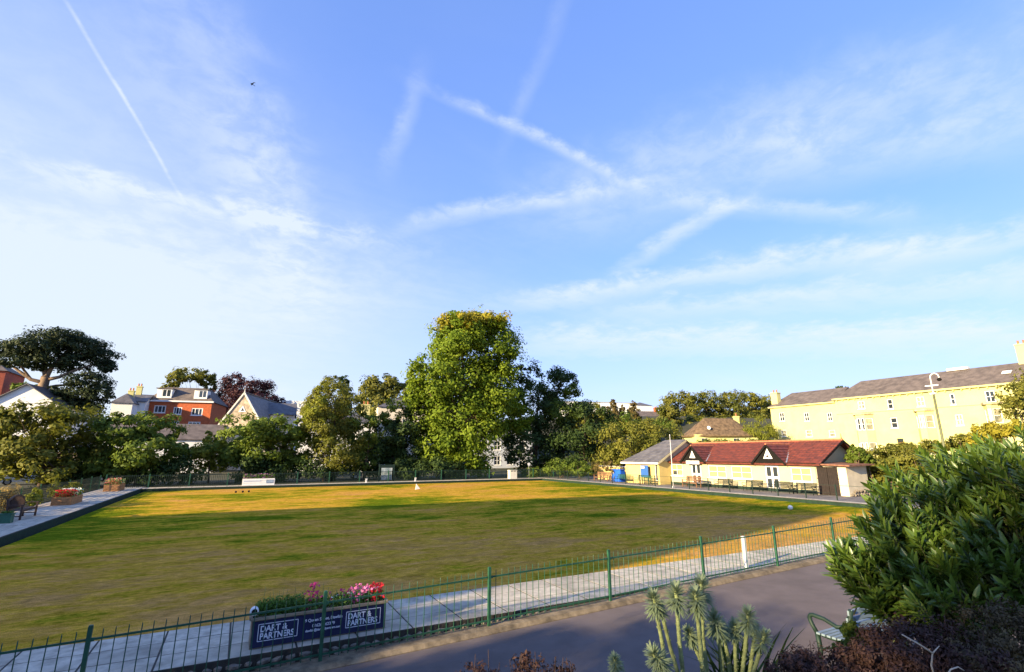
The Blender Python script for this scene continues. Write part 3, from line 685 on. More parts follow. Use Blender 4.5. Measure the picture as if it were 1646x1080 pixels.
for (px, py, lb_, hh) in ((602, 779, 'small white rink marker left of the notice board on the far bank', .4), (675, 775, 'small white rink marker right of the notice board on the far bank', .4)):
    p = GZ(px, py, ZP); solo('rink_marker', MB().box((0, 0, hh / 2), (.16, .05, hh)).box((0, -.04, hh - .06), (.2, .02, .16)), M_white, lb_, 'marker', 'rink markers on the far bank', loc=(p.x, FY + .25, ZP))
p = GZ(671, 787, 0.0); solo('corner_flag', MB().prism([(-.2, 0, 0), (.25, 0, .05), (-.12, 0, .5)], (0, .05, 0)), M_white, 'small white triangular marker standing on the far lawn', 'marker', loc=(p.x, p.y, .01))
p = GZ(390, 792, 0.0)
for i, (dx, lb_) in enumerate(((-.5, 'left of three dark bowls resting on the far lawn'), (0, 'middle of three dark bowls resting on the far lawn'), (.45, 'right of three dark bowls resting on the far lawn'))):
    m = MB(); ball(m, (0, 0, .085), .085); solo('bowl', m, M_black, lb_, 'bowl', 'bowls left on the lawn', True, (p.x + dx, p.y + .1 * i, .006))
sp_ = thing('round_sign', 'small round white sign on a post by the far right corner hedge', 'sign', (33.2, 57.3, .1)); part('post', MB().tube([(0, 0, 0), (0, 0, 1.75)], .03), M_metal, sp_); part('disc', MB().tube([(0, -.04, 1.75), (0, -.06, 1.75)], .2, 14), M_white, sp_)

# ------------------------------------------------------------------ buildings
def wall_with_holes(mb, w, h, holes, depth_=.14, org=(0, 0, 0), ux=(1, 0, 0), inn=(0, 1, 0)):
    org, ux, inn = Vector(org), Vector(ux), Vector(inn)
    xs_ = sorted(set([0, w] + [q for a in holes for q in (a[0], a[1])])); zs_ = sorted(set([0, h] + [q for a in holes for q in (a[2], a[3])]))
    P = lambda x, z, d=0: org + ux * x + Vector((0, 0, z)) + inn * d
    for i in range(len(xs_) - 1):
        for j in range(len(zs_) - 1):
            cx_, cz_ = (xs_[i] + xs_[i + 1]) / 2, (zs_[j] + zs_[j + 1]) / 2
            if any(a[0] < cx_ < a[1] and a[2] < cz_ < a[3] for a in holes): continue
            mb.add([P(xs_[i], zs_[j]), P(xs_[i + 1], zs_[j]), P(xs_[i + 1], zs_[j + 1]), P(xs_[i], zs_[j + 1])], [(0, 1, 2, 3)])
    for a in holes:
        c = [P(a[0], a[2]), P(a[1], a[2]), P(a[1], a[3]), P(a[0], a[3])]; d = [P(a[0], a[2], depth_), P(a[1], a[2], depth_), P(a[1], a[3], depth_), P(a[0], a[3], depth_)]
        for k in range(4): mb.add([c[k], c[(k + 1) % 4], d[(k + 1) % 4], d[k]], [(0, 1, 2, 3)])
def window(parent, hole, org, ux, inn, bars=(1, 1), fmat=None, pmat=None, fw=.07, name='window', sill=True, depth_=.14):
    org, ux, inn = Vector(org), Vector(ux), Vector(inn); fmat = fmat or M_white; pmat = pmat or M_glass
    x0, x1, z0, z1 = hole; P = lambda x, z, d: org + ux * x + Vector((0, 0, z)) + inn * d
    f = MB(); d0 = depth_ * .55
    for a, b in (((x0 + fw / 2, z0), (x0 + fw / 2, z1)), ((x1 - fw / 2, z0), (x1 - fw / 2, z1))): f.bar(P(*a, d0), P(*b, d0), fw, .06, tuple(inn))
    for z in (z0 + fw / 2, z1 - fw / 2): f.bar(P(x0 + fw, z, d0), P(x1 - fw, z, d0), .06, fw)
    for k in range(1, bars[0] + 1):
        x = x0 + (x1 - x0) * k / (bars[0] + 1); f.bar(P(x, z0 + fw, d0), P(x, z1 - fw, d0), fw * .7, .05, tuple(inn))
    for k in range(1, bars[1] + 1):
        z = z0 + (z1 - z0) * k / (bars[1] + 1); f.bar(P(x0 + fw, z, d0 + .003), P(x1 - fw, z, d0 + .003), .05, fw * .7)
    w = part(name, f, fmat, parent)
    g_ = MB(); g_.add([P(x0, z0, depth_), P(x1, z0, depth_), P(x1, z1, depth_), P(x0, z1, depth_)], [(0, 1, 2, 3)]); part('pane', g_, pmat, w)
    if sill: s_ = MB(); s_.bar(P(x0 - .08, z0 - .05, -.04), P(x1 + .08, z0 - .05, -.04), .12, .08); part('sill', s_, fmat, w)
    return w
def box_house(name, label, loc, rz, w, d, h, wall, roofm, front=(), right=(), left=(), roof='gable_x', rh=2.5, over=.3, bars=(1, 1), cat='house', pmat=None, fmat=None, group=None, fw=.09):
    """local: x along the front, y inwards, z up; front wall at y=0. roof gable_x: ridge along x, gable_y: ridge along y"""
    t = thing(name, label, cat, loc, rz, group); m = MB()
    F, Rr, L = ((0, 0, 0), (1, 0, 0), (0, 1, 0)), ((w, 0, 0), (0, 1, 0), (-1, 0, 0)), ((0, d, 0), (0, -1, 0), (1, 0, 0))
    wall_with_holes(m, w, h, front, .14, *F); wall_with_holes(m, d, h, right, .14, *Rr); wall_with_holes(m, d, h, left, .14, *L); wall_with_holes(m, w, h, (), .14, (w, d, 0), (-1, 0, 0), (0, -1, 0))
    if roof == 'gable_y': m.add([(0, 0, h), (w, 0, h), (w / 2, 0, h + rh)], [(0, 1, 2)]); m.add([(0, d, h), (w, d, h), (w / 2, d, h + rh)], [(0, 2, 1)])
    if roof == 'gable_x': m.add([(0, 0, h), (0, d, h), (0, d / 2, h + rh)], [(0, 1, 2)]); m.add([(w, 0, h), (w, d, h), (w, d / 2, h + rh)], [(0, 2, 1)])
    part('wall', m, wall, t)
    for hs, side in ((front, F), (right, Rr), (left, L)):
        for a in hs: window(t, a, *side, bars, fmat, pmat, fw)
    r_ = MB(); o = over; e = .02
    if roof == 'gable_y':
        k = o * rh / (w / 2)
        r_.sheet([(-o, -o, h - k + e + .1), (w / 2, -o, h + rh + e + .1), (w / 2, d + o, h + rh + e + .1), (-o, d + o, h - k + e + .1)], .1); r_.sheet([(w + o, -o, h - k + e + .1), (w / 2, -o, h + rh + e + .1), (w / 2, d + o, h + rh + e + .1), (w + o, d + o, h - k + e + .1)], .1)
    elif roof == 'gable_x':
        k = o * rh / (d / 2)
        r_.sheet([(-o, -o, h - k + e + .1), (w + o, -o, h - k + e + .1), (w + o, d / 2, h + rh + e + .1), (-o, d / 2, h + rh + e + .1)], .1); r_.sheet([(-o, d + o, h - k + e + .1), (w + o, d + o, h - k + e + .1), (w + o, d / 2, h + rh + e + .1), (-o, d / 2, h + rh + e + .1)], .1)
    elif roof == 'hip':
        i = min(d, w) / 2 * .95; a = [(-o, -o, h), (w + o, -o, h), (w + o, d + o, h), (-o, d + o, h)]
        b = [(i, d / 2, h + rh), (w - i, d / 2, h + rh)] if w >= d else [(w / 2, i, h + rh), (w / 2, d - i, h + rh)]
        if w >= d: r_.add(a + b, [(0, 1, 5, 4), (1, 2, 5), (2, 3, 4, 5), (3, 0, 4), (3, 2, 1, 0)])
        else: r_.add(a + b, [(0, 1, 4), (1, 2, 5, 4), (2, 3, 5), (3, 0, 4, 5), (3, 2, 1, 0)])
    elif roof == 'flat':
        r_.box((w / 2, d / 2, h + .12), (w + 2 * o, d + 2 * o, .24))
    elif roof == 'mansard':
        i = rh * .75; a = [(-o, -o, h + .02), (w + o, -o, h + .02), (w + o, d + o, h + .02), (-o, d + o, h + .02)]; b = [(i, i, h + rh), (w - i, i, h + rh), (w - i, d - i, h + rh), (i, d - i, h + rh)]
        r_.add(a + b, [(0, 1, 5, 4), (1, 2, 6, 5), (2, 3, 7, 6), (3, 0, 4, 7), (4, 5, 6, 7), (3, 2, 1, 0)])
    ro = part('roof', r_, roofm, t)
    return t, ro
def chimney(parent, c, w, d, h, mat, pots=2, along='x'):
    m = MB(); m.box((c[0], c[1], c[2] + h / 2), (w, d, h)); m.box((c[0], c[1], c[2] + h - .12), (w + .14, d + .14, .16)); o = part('chimney', m, mat, parent)
    for k in range(pots):
        f = (k + .5) / pots - .5; x, y = (c[0] + f * w, c[1]) if along == 'x' else (c[0], c[1] + f * d)
        part('chimney_pot', MB().lathe((x, y, c[2] + h), [(.13, 0), (.11, .45), (.14, .5)], 8), M_terra, o)
    return o

# ---- pavilion (front faces -x; local x runs towards -y)
PF = 38.0; PYL, PYR = 37.9, 22.9; PL = PYL - PYR; PH = 2.26; PD = 6.2; PRH = 1.62
pv = thing('pavilion', 'cream bowls pavilion with red tiled roof and two black gables', 'pavilion', (PF, PYL, ZP), R(-90))
lx = lambda y: PYL - y
doors = [(lx(34.75), lx(33.6), .10, 2.05), (lx(27.05), lx(25.85), .10, 2.05)]
wins = [(lx(32.75), lx(30.85), .86, 1.88), (lx(30.3), lx(28.3), .86, 1.88), (lx(24.85), lx(23.25), .86, 1.88), (lx(37.3), lx(35.85), .86, 1.95)]
m = MB(); F = ((0, 0, 0), (1, 0, 0), (0, 1, 0)); wall_with_holes(m, PL, PH, doors + wins, .12, *F)
wall_with_holes(m, PD, PH, (), .1, (PL, 0, 0), (0, 1, 0), (-1, 0, 0)); wall_with_holes(m, PD, PH, (), .1, (0, PD, 0), (0, -1, 0), (1, 0, 0)); wall_with_holes(m, PL, PH, (), .1, (PL, PD, 0), (-1, 0, 0), (0, -1, 0))
m.add([(PL, 0, PH), (PL, PD, PH), (PL, PD / 2, PH + PRH)], [(0, 1, 2)]); m.add([(0, 0, PH), (0, PD, PH), (0, PD / 2, PH + PRH)], [(0, 2, 1)])
part('wall', m, M_pavcream, pv)
part('plinth', MB().box((PL / 2, -.02, .13), (PL - .1, .05, .24)), M_dgreen, pv); part('gutter', MB().bar((-.1, -.36, PH - .05), (PL + .3, -.36, PH - .05), .09, .08), M_black, pv)
for i, a in enumerate(wins):
    w_ = window(pv, a, *F, (1, 1), M_white, M_blind, .06, depth_=.12)
    if i == 3: part('dark_pane', MB().box(((a[0] * .7 + a[1] * .3) + .05, .112, a[2] + .22), (.62, .01, .40)), M_glass, w_)
    else: part('blind', MB().box(((a[0] + a[1]) / 2, .10, (a[2] * 2 + a[3]) / 3 + .02), (a[1] - a[0] - .16, .012, (a[3] - a[2]) * .56)), M_blind, w_)
for a in doors:
    f = MB(); w = a[1] - a[0]
    f.box(((a[0] + a[1]) / 2, .07, (a[2] + a[3]) / 2), (w, .05, a[3] - a[2])); dr = part('door', f, M_white, pv)
    for sx in (-1, 1):
        for (zc, hh) in ((1.52, .72), (.62, .68)): part('pane', MB().box(((a[0] + a[1]) / 2 + sx * w * .235, .04, zc), (w * .31, .02, hh)), M_glass, dr)
    part('handle', MB().box(((a[0] + a[1]) / 2 + .05, .03, 1.06), (.03, .05, .16)), M_black, dr)
def tiles(q00, q10, q11, q01, nu, nv, mat, parent, name='tiles', th=.03):
    """roof tiles as small overlapping plates: q00-q10 along the eave, q01-q11 along the ridge"""
    q00, q10, q11, q01 = map(Vector, (q00, q10, q11, q01)); mb = MB(); nn = (q10 - q00).cross(q01 - q00).normalized()
    if nn.z < 0: nn = -nn
    P = lambda u, v: (q00.lerp(q10, u)).lerp(q01.lerp(q11, u), v)
    for j in range(nv):
        for i in range(nu):
            u0, u1, v0, v1 = i / nu + .04 / nu, (i + 1) / nu - .04 / nu, j / nv, min(1, (j + 1.08) / nv); w_ = random.uniform(0, .012); s_ = random.uniform(-.012, .012) / nv * 5
            a, b, c, d = P(u0, v0 + s_), P(u1, v0 + s_), P(u1, v1), P(u0, v1); lo = nn * (th + .02 + w_); hi = nn * .006
            mb.add([a + lo, b + lo, c + hi, d + hi, a, b], [(0, 1, 2, 3), (0, 4, 5, 1)])
    return part(name, mb, mat, parent, kind='stuff')
rb = MB(); o = .4; sl_ = PRH / (PD / 2); zE = PH - o * sl_ + .08; zR = PH + PRH + .08
rb.sheet([(-.1, -o, zE), (PL + .6, -o, zE), (PL + .6, PD / 2, zR), (-.1, PD / 2, zR)], .09); rb.sheet([(-.1, PD + o, zE), (PL + .6, PD + o, zE), (PL + .6, PD / 2, zR), (-.1, PD / 2, zR)], .09)
rf_ = part('roof', rb, M_redtile, pv)
M_redt2 = pbr('red_tiles_worn', (.20, .048, .030), .75, .45, 3.0, .3, 20, col2=(.085, .026, .022))
tiles((-.1, -o, zE + .004), (PL + .6, -o, zE + .004), (PL + .6, PD / 2, zR + .004), (-.1, PD / 2, zR + .004), 58, 12, M_redt2, rf_)
part('ridge_cap', MB().tube([(-.1, PD / 2, zR + .03), (PL + .6, PD / 2, zR + .03)], .09, 8), M_terra, rf_)
part('barge_board', MB().bar((PL + .62, -o, zE - .06), (PL + .62, PD / 2, zR - .06), .03, .16), M_black, rf_); part('barge_board', MB().bar((PL + .62, PD + o, zE - .06), (PL + .62, PD / 2, zR - .06), .03, .16), M_black, rf_)
part('finial', MB().tube([(PL + .5, PD / 2, zR), (PL + .5, PD / 2, zR + .5)], [.05, .015], 6), M_black, rf_)
for k, yc in enumerate((34.1, 26.35)):
    c = lx(yc); hw = 1.32; zb, za = PH - .02, PH + 1.36; yb = (za - PH) / sl_ + .1
    gb = part('gable', MB().prism([(c - hw, -.42, zb), (c + hw, -.42, zb), (c, -.42, za)], (0, .08, 0)), M_black, pv, label='black boarded gable over the ' + ('left' if k == 0 else 'right') + ' door')
    s_ = .40 if k else .34; tz = PH + .28
    part('emblem_triangle', MB().prism([(c - s_, -.445, tz), (c + s_, -.445, tz), (c, -.445, tz + 2 * s_)], (0, .02, 0)), M_white, gb)
    if k: part('emblem_mark', MB().prism([(c - .14, -.452, tz + .10), (c + .14, -.452, tz + .10), (c + .14, -.452, tz + .17), (c + .05, -.452, tz + .17), (c + .05, -.452, tz + .30), (c - .03, -.452, tz + .30), (c - .03, -.452, tz + .22), (c - .14, -.452, tz + .22)], (0, .004, 0)), M_darkdoor, gb)
    else:
        part('emblem_mark', MB().prism([(c - .2, -.452, tz + .08), (c + .2, -.452, tz + .08), (c, -.452, tz + .46)], (0, .004, 0)), pbr('emblem_grey', (.35, .33, .28)), gb)
        part('name_board', MB().box((c, -.46, PH - .12), (1.55, .04, .30)), M_white, gb)
    g2 = MB()
    for sx in (-1, 1): g2.sheet([(c + sx * (hw + .14), -.55, zb - .08), (c, -.55, za + .05), (c, yb, za + .05), (c + sx * (hw + .14), yb * .1, zb - .08)], .06)
    gr = part('gable_roof', g2, M_redtile, pv)
    for sx in (-1, 1):
        tiles((c + sx * (hw + .14), -.55, zb - .076), (c + sx * (hw + .14), yb * .1, zb - .076), (c, yb, za + .054), (c, -.55, za + .054), 8, 7, M_redt2, gr)
    part('ridge_cap', MB().tube([(c, -.56, za + .07), (c, yb + .1, za + .07)], .07, 8), M_terra, gr)
    for sx in (-1, 1): part('barge_board', MB().bar((c + sx * (hw + .16), -.57, zb - .13), (c, -.57, za - .02), .03, .15), M_black, gr)
    part('valley', MB().bar((c + hw + .1, -.3, zb + .02), (c + .02, yb, za + .09), .12, .03), M_metal, gr)
# ---- lean-to shed
sh = thing('lean_to_shed', 'lean-to shed with dark brown double doors at the end of the pavilion', 'shed', (PF, 22.86, ZP), R(-90))
m = MB(); wall_with_holes(m, 2.15, 2.1, [(.03, 1.55, 0, 1.98)], .1, *F); wall_with_holes(m, 2.6, 2.1, (), .1, (2.15, 0, 0), (0, 1, 0), (-1, 0, 0)); wall_with_holes(m, 2.15, 2.1, (), .1, (2.15, 2.6, 0), (-1, 0, 0), (0, -1, 0)); part('wall', m, pbr('shed_render', (.62, .54, .38), .85, .15, 1.5, .2, 30), sh)
for k in range(2):
    d_ = part('door', MB().box((.41 + .76 * k, .05, .99), (.73, .05, 1.94)), M_darkdoor, sh)
    for j in range(6): part('plank', MB().box((.41 + .76 * k - .3 + .12 * j, .018, .99), (.11, .02, 1.92)), M_darkdoor, d_)
    part('hinge', MB().box((.06 + 1.44 * k, .0, 1.15), (.14, .02, .05)), M_black, d_)
r_ = MB(); r_.sheet([(-.02, -.35, 2.22), (2.6, -.35, 2.14), (2.6, 2.9, 2.20), (-.02, 2.9, 2.28)], .10); part('roof', r_, pbr('rusty_roof', (.22, .10, .06), .85, .4, 3), sh)
for k in range(14):
    o_ = link('stone', random.choice(smesh), sh); o_.location = (2.2 + random.uniform(0, .12), .25 + .17 * k, random.uniform(.08, .12) if k < 13 else .1); o_.scale = (.22, .2, .24); o_.rotation_euler = (0, 0, random.uniform(0, 3))
    o_ = link('stone', random.choice(smesh), sh); o_.location = (2.2 + random.uniform(0, .08), .5 + .15 * k, random.uniform(.28, .34)); o_.scale = (.2, .2, .24)
# ---- slate roofed annex
an = thing('annex', 'yellow annex with hipped slate roof at the left end of the pavilion', 'building', (36.4, 42.2, ZP), R(-90))
AW, AD, AH, ARH = 4.9, 7.4, 2.2, 2.05
hz = [(.95, 1.75, 1.80, 1.98), (4.30, 4.62, .35, 1.95)]
m = MB(); wall_with_holes(m, AW, AH, hz, .12, *F); wall_with_holes(m, AD, AH, (), .1, (AW, 0, 0), (0, 1, 0), (-1, 0, 0)); wall_with_holes(m, AD, AH, (), .1, (0, AD, 0), (0, -1, 0), (1, 0, 0)); wall_with_holes(m, AW, AH, (), .1, (AW, AD, 0), (-1, 0, 0), (0, -1, 0))
part('wall', m, M_yellow, an)
part('gable_wall', MB().prism([(AW, 0, AH), (AW, AD, AH), (AW, AD / 2, AH + ARH)], (-.1, 0, 0)), M_pavcream, an)
for a in hz: window(an, a, *F, (0, 0), M_white, M_glass, .04, depth_=.12, sill=False)
a_ = MB(); o = .35; hx = 2.3; kz = ARH / (AD / 2) * o
v = [(-o, -o, AH - kz + .1), (AW + .25, -o, AH - kz + .1), (AW + .25, AD / 2, AH + ARH + .1), (hx, AD / 2, AH + ARH + .1), (-o, AD + o, AH - kz + .1), (AW + .25, AD + o, AH - kz + .1)]
a_.sheet([v[0], v[1], v[2], v[3]], .08); a_.sheet([v[4], v[5], v[2], v[3]], .08); a_.sheet([v[0], v[3], v[4]], .08); ar = part('roof', a_, M_slate, an)
nvv = 14
for j in range(nvv):
    f0, f1 = j / nvv, (j + 1.05) / nvv; P_ = lambda f, e: Vector(v[0]).lerp(Vector(v[3]), f) if e == 0 else Vector(v[1]).lerp(Vector(v[2]), f)
    up_ = Vector((0, 0, .012)); lo = Vector((0, -.004, .036)); part('slate_course', MB().add([P_(f0, 0) + lo, P_(f0, 1) + lo, P_(min(1, f1), 1) + up_, P_(min(1, f1), 0) + up_, P_(f0, 0), P_(f0, 1)], [(0, 1, 2, 3), (0, 4, 5, 1)]), M_slate, ar)
part('fascia', MB().bar((-o, -o - .02, AH - kz + .0), (AW + .25, -o - .02, AH - kz + .0), .04, .16), M_white, an); part('barge_board', MB().bar((AW + .27, -o, AH - kz - .02), (AW + .27, AD / 2, AH + ARH - .02), .04, .18), M_pavcream, an)
part('panel', MB().box((1.55, -.02, .98), (2.3, .03, 1.5)), pbr('yellow_panel', (.60, .47, .19), .8, .06, 1), an)
nbb = thing('blue_notice_board', 'pale blue notice board on posts in front of the annex wall', 'notice board', (36.0, 38.95, ZP), R(-90))
part('board', MB().box((0, 0, 1.25), (1.05, .05, 1.1)), M_blueb, nbb); part('notice', MB().box((-.2, -.035, 1.60), (.45, .01, .22)), M_white, nbb)
for sx in (-1, 1): part('post', MB().box((sx * .45, .05, .85), (.06, .06, 1.7)), M_dgreen, nbb)
bb = thing('blue_storage_bin', 'bright blue two-door storage bin left of the annex', 'bin', (36.2, 43.6, ZP), R(-90))
part('body', MB().box((0, .3, .62), (1.5, .6, 1.2)), M_blue, bb); part('lid', MB().box((0, .28, 1.26), (1.58, .68, .08)), M_blue, bb)
for sx in (-1, 1): part('door', MB().box((sx * .37, -.015, .62), (.68, .03, 1.08)), M_blue, bb)
part('notice', MB().box((-.42, -.035, .95), (.3, .01, .22)), M_white, bb)
gw = thing('garden_wall', 'ochre garden wall behind the corner benches', 'wall', (38.2, 44.0, ZP), R(90)); part('wall', MB().box((2.6, 0, .75), (5.2, .25, 1.5)), M_yellow, gw); part('coping', MB().box((2.6, 0, 1.53), (5.3, .34, .07)), M_slabw, gw)

# ---- yellow terrace
TX = 85.0; TB = 2.4
def tY(px): return DX(px, 680, TX).y
tz = lambda px, py: DX(px, py, TX).z - TB
te = thing('terrace_building', 'long yellow three storey terrace with dark slate roof on the right', 'building', (TX, tY(1241), TB), R(-90))
Y0 = te.location.y; tl = lambda px: Y0 - tY(px)
seam = tl(1348); TL = tl(1646) + 26; H1 = tz(1245, 654); H2 = tz(1400, 636)
holes1, holes2 = [], []
def rect(pxc, wpx, py0, py1): c = tl(pxc); w = (tl(pxc + wpx / 2) - tl(pxc - wpx / 2)); return (c - w / 2, c + w / 2, tz(pxc, py1), tz(pxc, py0))
for c in (1258, 1298, 1335): holes1 += [rect(c, 8, 663, 677), rect(c, 10 if c > 1270 else 8, 691, 702)]
top = [(1390, 11, 644, 657), (1437, 9, 641, 657), (1487, 13, 637, 653), (1540, 8, 632, 650), (1602, 16, 627, 646)]
mid = [(1438, 11, 671, 688), (1544, 12, 666, 684)]
low = [(1443, 10, 705, 723), (1550, 13, 702, 724)]
for c, w, a, b in top + mid + low: holes2.append(rect(c, w, a, b))
sx_ = tl(1646) + 4
while sx_ < TL - 2:
    for z0 in (1.6, 5.0, 8.0): holes2.append((sx_, sx_ + 1.1, z0, z0 + 1.7))
    sx_ += 3.6
m = MB(); wall_with_holes(m, seam, H1, holes1, .18, *F); wall_with_holes(m, 9, H1, (), .1, (0, 9, 0), (0, -1, 0), (1, 0, 0)); wl1 = part('wall', m, M_cream, te)
m = MB(); wall_with_holes(m, TL - seam, H2, [(a[0] - seam, a[1] - seam, a[2], a[3]) for a in holes2], .18, (seam, -.15, 0), (1, 0, 0), (0, 1, 0)); wall_with_holes(m, 9.5, H2, (), .1, (seam, 9.35, 0), (0, -1, 0), (1, 0, 0)); wall_with_holes(m, 9.5, H2, (), .1, (TL, -.15, 0), (0, 1, 0), (-1, 0, 0)); part('wall', m, M_cream, te)
M_pglass = pbr('pale_glass', (.42, .38, .24), .3, .4, .8, col2=(.10, .11, .10), spec=.7)  # pale warm panes, mottled darker
for i, a in enumerate(holes1): window(te, a, *F, (0 if i % 2 else 1, 1), M_white, M_pglass if i % 2 else M_glass, .09, depth_=.18)
for i, a in enumerate(holes2):
    isdoor = 7 <= i < 9
    if isdoor:
        d_ = part('door', MB().box(((a[0] + a[1]) / 2, .02, (a[2] + a[3]) / 2 - .25), (a[1] - a[0] - .1, .06, a[3] - a[2] - .5)), pbr('brown_door', (.20, .07, .035), .6, .2, 3), te); part('fanlight', MB().box(((a[0] + a[1]) / 2, .02, a[3] - .22), (a[1] - a[0] - .1, .04, .4)), M_glass, d_)
    else: window(te, a, (0, -.15, 0), (1, 0, 0), (0, 1, 0), (0 if i % 2 else 1, 1), M_white, M_pglass if i in (0, 2, 6) else M_glass, .1, depth_=.18)
for c in (1391, 1490, 1602):
    x0b, x1b = tl(c - 15), tl(c + 15); zt = tz(c, 667 if c < 1450 else (661 if c < 1550 else 650)); dd = 1.1; k = .7
    pl_ = [(x0b, -.15), (x0b + k, -.15 - dd), (x1b - k, -.15 - dd), (x1b, -.15)]
    b_ = MB(); wseg = []
    for q in range(3):
        (xa, ya), (xb, yb) = pl_[q], pl_[q + 1]; L = math.hypot(xb - xa, yb - ya); ux = Vector(((xb - xa) / L, (yb - ya) / L, 0)); inn = Vector((-ux.y, ux.x, 0)); hs = []
        zs2 = [(zt - 2.35, zt - .55), (zt - 6.0, zt - 4.2)]
        cols = [(.12, L - .12)] if q != 1 else [(L * .10, L * .46), (L * .58, L * .92)]
        for (za_, zb_) in zs2:
            for (c0, c1) in cols: hs.append((c0, c1, za_, zb_))
        wall_with_holes(b_, L, zt, hs, .12, (xa, ya, 0), ux, inn); wseg.append((hs, (xa, ya, 0), ux, inn))
    bo = part('bay', b_, M_cream, te)
    for q, (hs, og, ux, inn) in enumerate(wseg):
        for j, a in enumerate(hs): window(bo, a, og, ux, inn, (0, 1), M_white, M_glass if j < len(hs) / 2 and q == 1 else M_pglass, .08, depth_=.12, sill=False).name = 'sash_window'
    part('bay_cornice', MB().prism([(p_[0] + (-.2 if i < 2 else .2), p_[1] - (.2 if 0 < i < 3 else 0), zt) for i, p_ in enumerate(pl_)], (0, 0, .28)), pbr('weathered_stone', (.42, .36, .24), .9, .3, 2), bo)
r_ = MB(); r_.sheet([(-.3, -.4, H1), (seam, -.4, H1), (seam, 4.5, H1 + 2.7), (1.6, 4.5, H1 + 2.7)], .15); r_.sheet([(-.3, 9.4, H1), (seam, 9.4, H1), (seam, 4.5, H1 + 2.7), (1.6, 4.5, H1 + 2.7)], .15); r_.sheet([(-.3, -.4, H1), (1.6, 4.5, H1 + 2.7), (-.3, 9.4, H1)], .15); part('roof', r_, M_slate2, te)
r_ = MB(); r_.sheet([(seam - .3, -.6, H2), (TL, -.6, H2), (TL, 4.6, H2 + 3.0), (seam + 2.0, 4.6, H2 + 3.0)], .15); r_.sheet([(seam - .3, 9.6, H2), (TL, 9.6, H2), (TL, 4.6, H2 + 3.0), (seam + 2.0, 4.6, H2 + 3.0)], .15); r_.sheet([(seam - .3, -.6, H2), (seam + 2.0, 4.6, H2 + 3), (seam - .3, 9.6, H2)], .15); r2 = part('roof', r_, M_slate2, te)
part('cornice', MB().bar((seam - .2, -.38, H2 - .12), (TL, -.38, H2 - .12), .45, .22), M_cream, te); part('cornice', MB().bar((-.2, -.2, H1 - .1), (seam, -.2, H1 - .1), .4, .2), M_cream, te)
for k in range(int((TL - seam) / .9)): part('corbel', MB().box((seam + .4 + .9 * k, -.28, H2 - .34), (.14, .26, .2)), M_cream, te)
part('string_course', MB().bar((seam, -.2, 7.1), (TL, -.2, 7.1), .1, .15), M_cream, te)
part('skylight', MB().bar((tl(1620), 1.9, H2 + 1.62), (tl(1636), 1.9, H2 + 1.62), .7, .1, (0, -.5, .86)), M_white, r2)
part('roof_vent', MB().box((tl(1534), 4.6, H2 + 3.1), (2.4, .8, .35)), M_white, r2)
chimney(te, (.55, 1.2, H1 - .2), 1.2, 1.1, 2.9, M_cream, 2); chimney(te, (tl(1660), 4.6, H2 + 2.4), 2.2, 1.0, 3.0, M_cream, 4)

# street lamp
p = DX(1517, 716, 55.0); st = thing('street_lamp', 'tall grey green lamp post with white curved neck in front of the terrace', 'street lamp', (p.x, p.y, terrain(p.x, p.y)))
q = DX(1510, 632, 55.0); ztop = q.z - st.location.z
part('post', MB().tube([(0, 0, 0), (0, 0, 1.2), (0, 0, ztop)], [.13, .11, .09], 10), pbr('lamp_green', (.11, .12, .06), .6, .2, 3), st, True)
part('collar', MB().box((0, 0, ztop + .02), (.4, .4, .14)), M_white, st)
arc = [(0, 0, ztop), (0, 0, ztop + 1.5)] + [(0, -.32 + .32 * math.cos(R(a)), ztop + 1.5 + .32 * math.sin(R(a))) for a in range(20, 181, 20)] + [(0, -.64, ztop + 1.35)]
part('neck', MB().tube(arc, .05, 8), M_white, st, True); part('lantern', MB().lathe((0, -.64, ztop + 1.1), [(.10, 0), (.19, .08), (.16, .2), (.06, .28)], 12), M_black, st, True); part('side_arm', MB().bar((0, -.5, ztop + .75), (0, .5, ztop + .75), .12, .1), M_white, st)

# ---- thatched cottage
ct = DY(1117, 700, 60); cr_ = DY(1192, 700, 60); ctop = DY(1155, 671, 60).z; ce = DY(1155, 701, 60).z
co = thing('thatched_cottage', 'cream cottage with steep brown thatched roof behind the pavilion', 'cottage', (ct.x + .3, 60, ce - 2.6), R(-24))
cw = cr_.x - ct.x; fh = [(.9, 2.0, 1.0, 2.2), (cw * .55, cw * .55 + 1.1, 1.0, 2.2)]
m = MB(); wall_with_holes(m, cw - 1, 2.8, fh, .15, *F); wall_with_holes(m, 7, 2.8, (), .1, (cw - 1, 0, 0), (0, 1, 0), (-1, 0, 0)); wall_with_holes(m, 7, 2.8, (), .1, (0, 7, 0), (0, -1, 0), (1, 0, 0)); part('wall', m, M_cream, co)
for a in fh: window(co, a, *F, (1, 1), M_white, M_glass, .07)
b = bmesh.new(); RHT = ctop - ce; hv = {}
n1_, n2_ = 26, 10
for j in range(n2_ + 1):
    f = j / n2_; ins = (f ** .9) * 3.9; z = 2.5 + RHT * (f ** .92)
    ring = []
    x0c, x1c, y0c, y1c = -.6 + ins * .95, cw - .4 - ins * .75, -.6 + ins, 7.6 - ins
    for k in range(n1_):
        a = 2 * math.pi * k / n1_; cx_, cy_ = (x0c + x1c) / 2, (y0c + y1c) / 2; se = .45
        xx = cx_ + (x1c - x0c) / 2 * math.copysign(abs(math.cos(a)) ** se, math.cos(a)); yy = cy_ + max(.12, (y1c - y0c) / 2) * math.copysign(abs(math.sin(a)) ** se, math.sin(a))
        ring.append(b.verts.new((xx, yy, z + random.uniform(-.08, .08))))
    hv[j] = ring
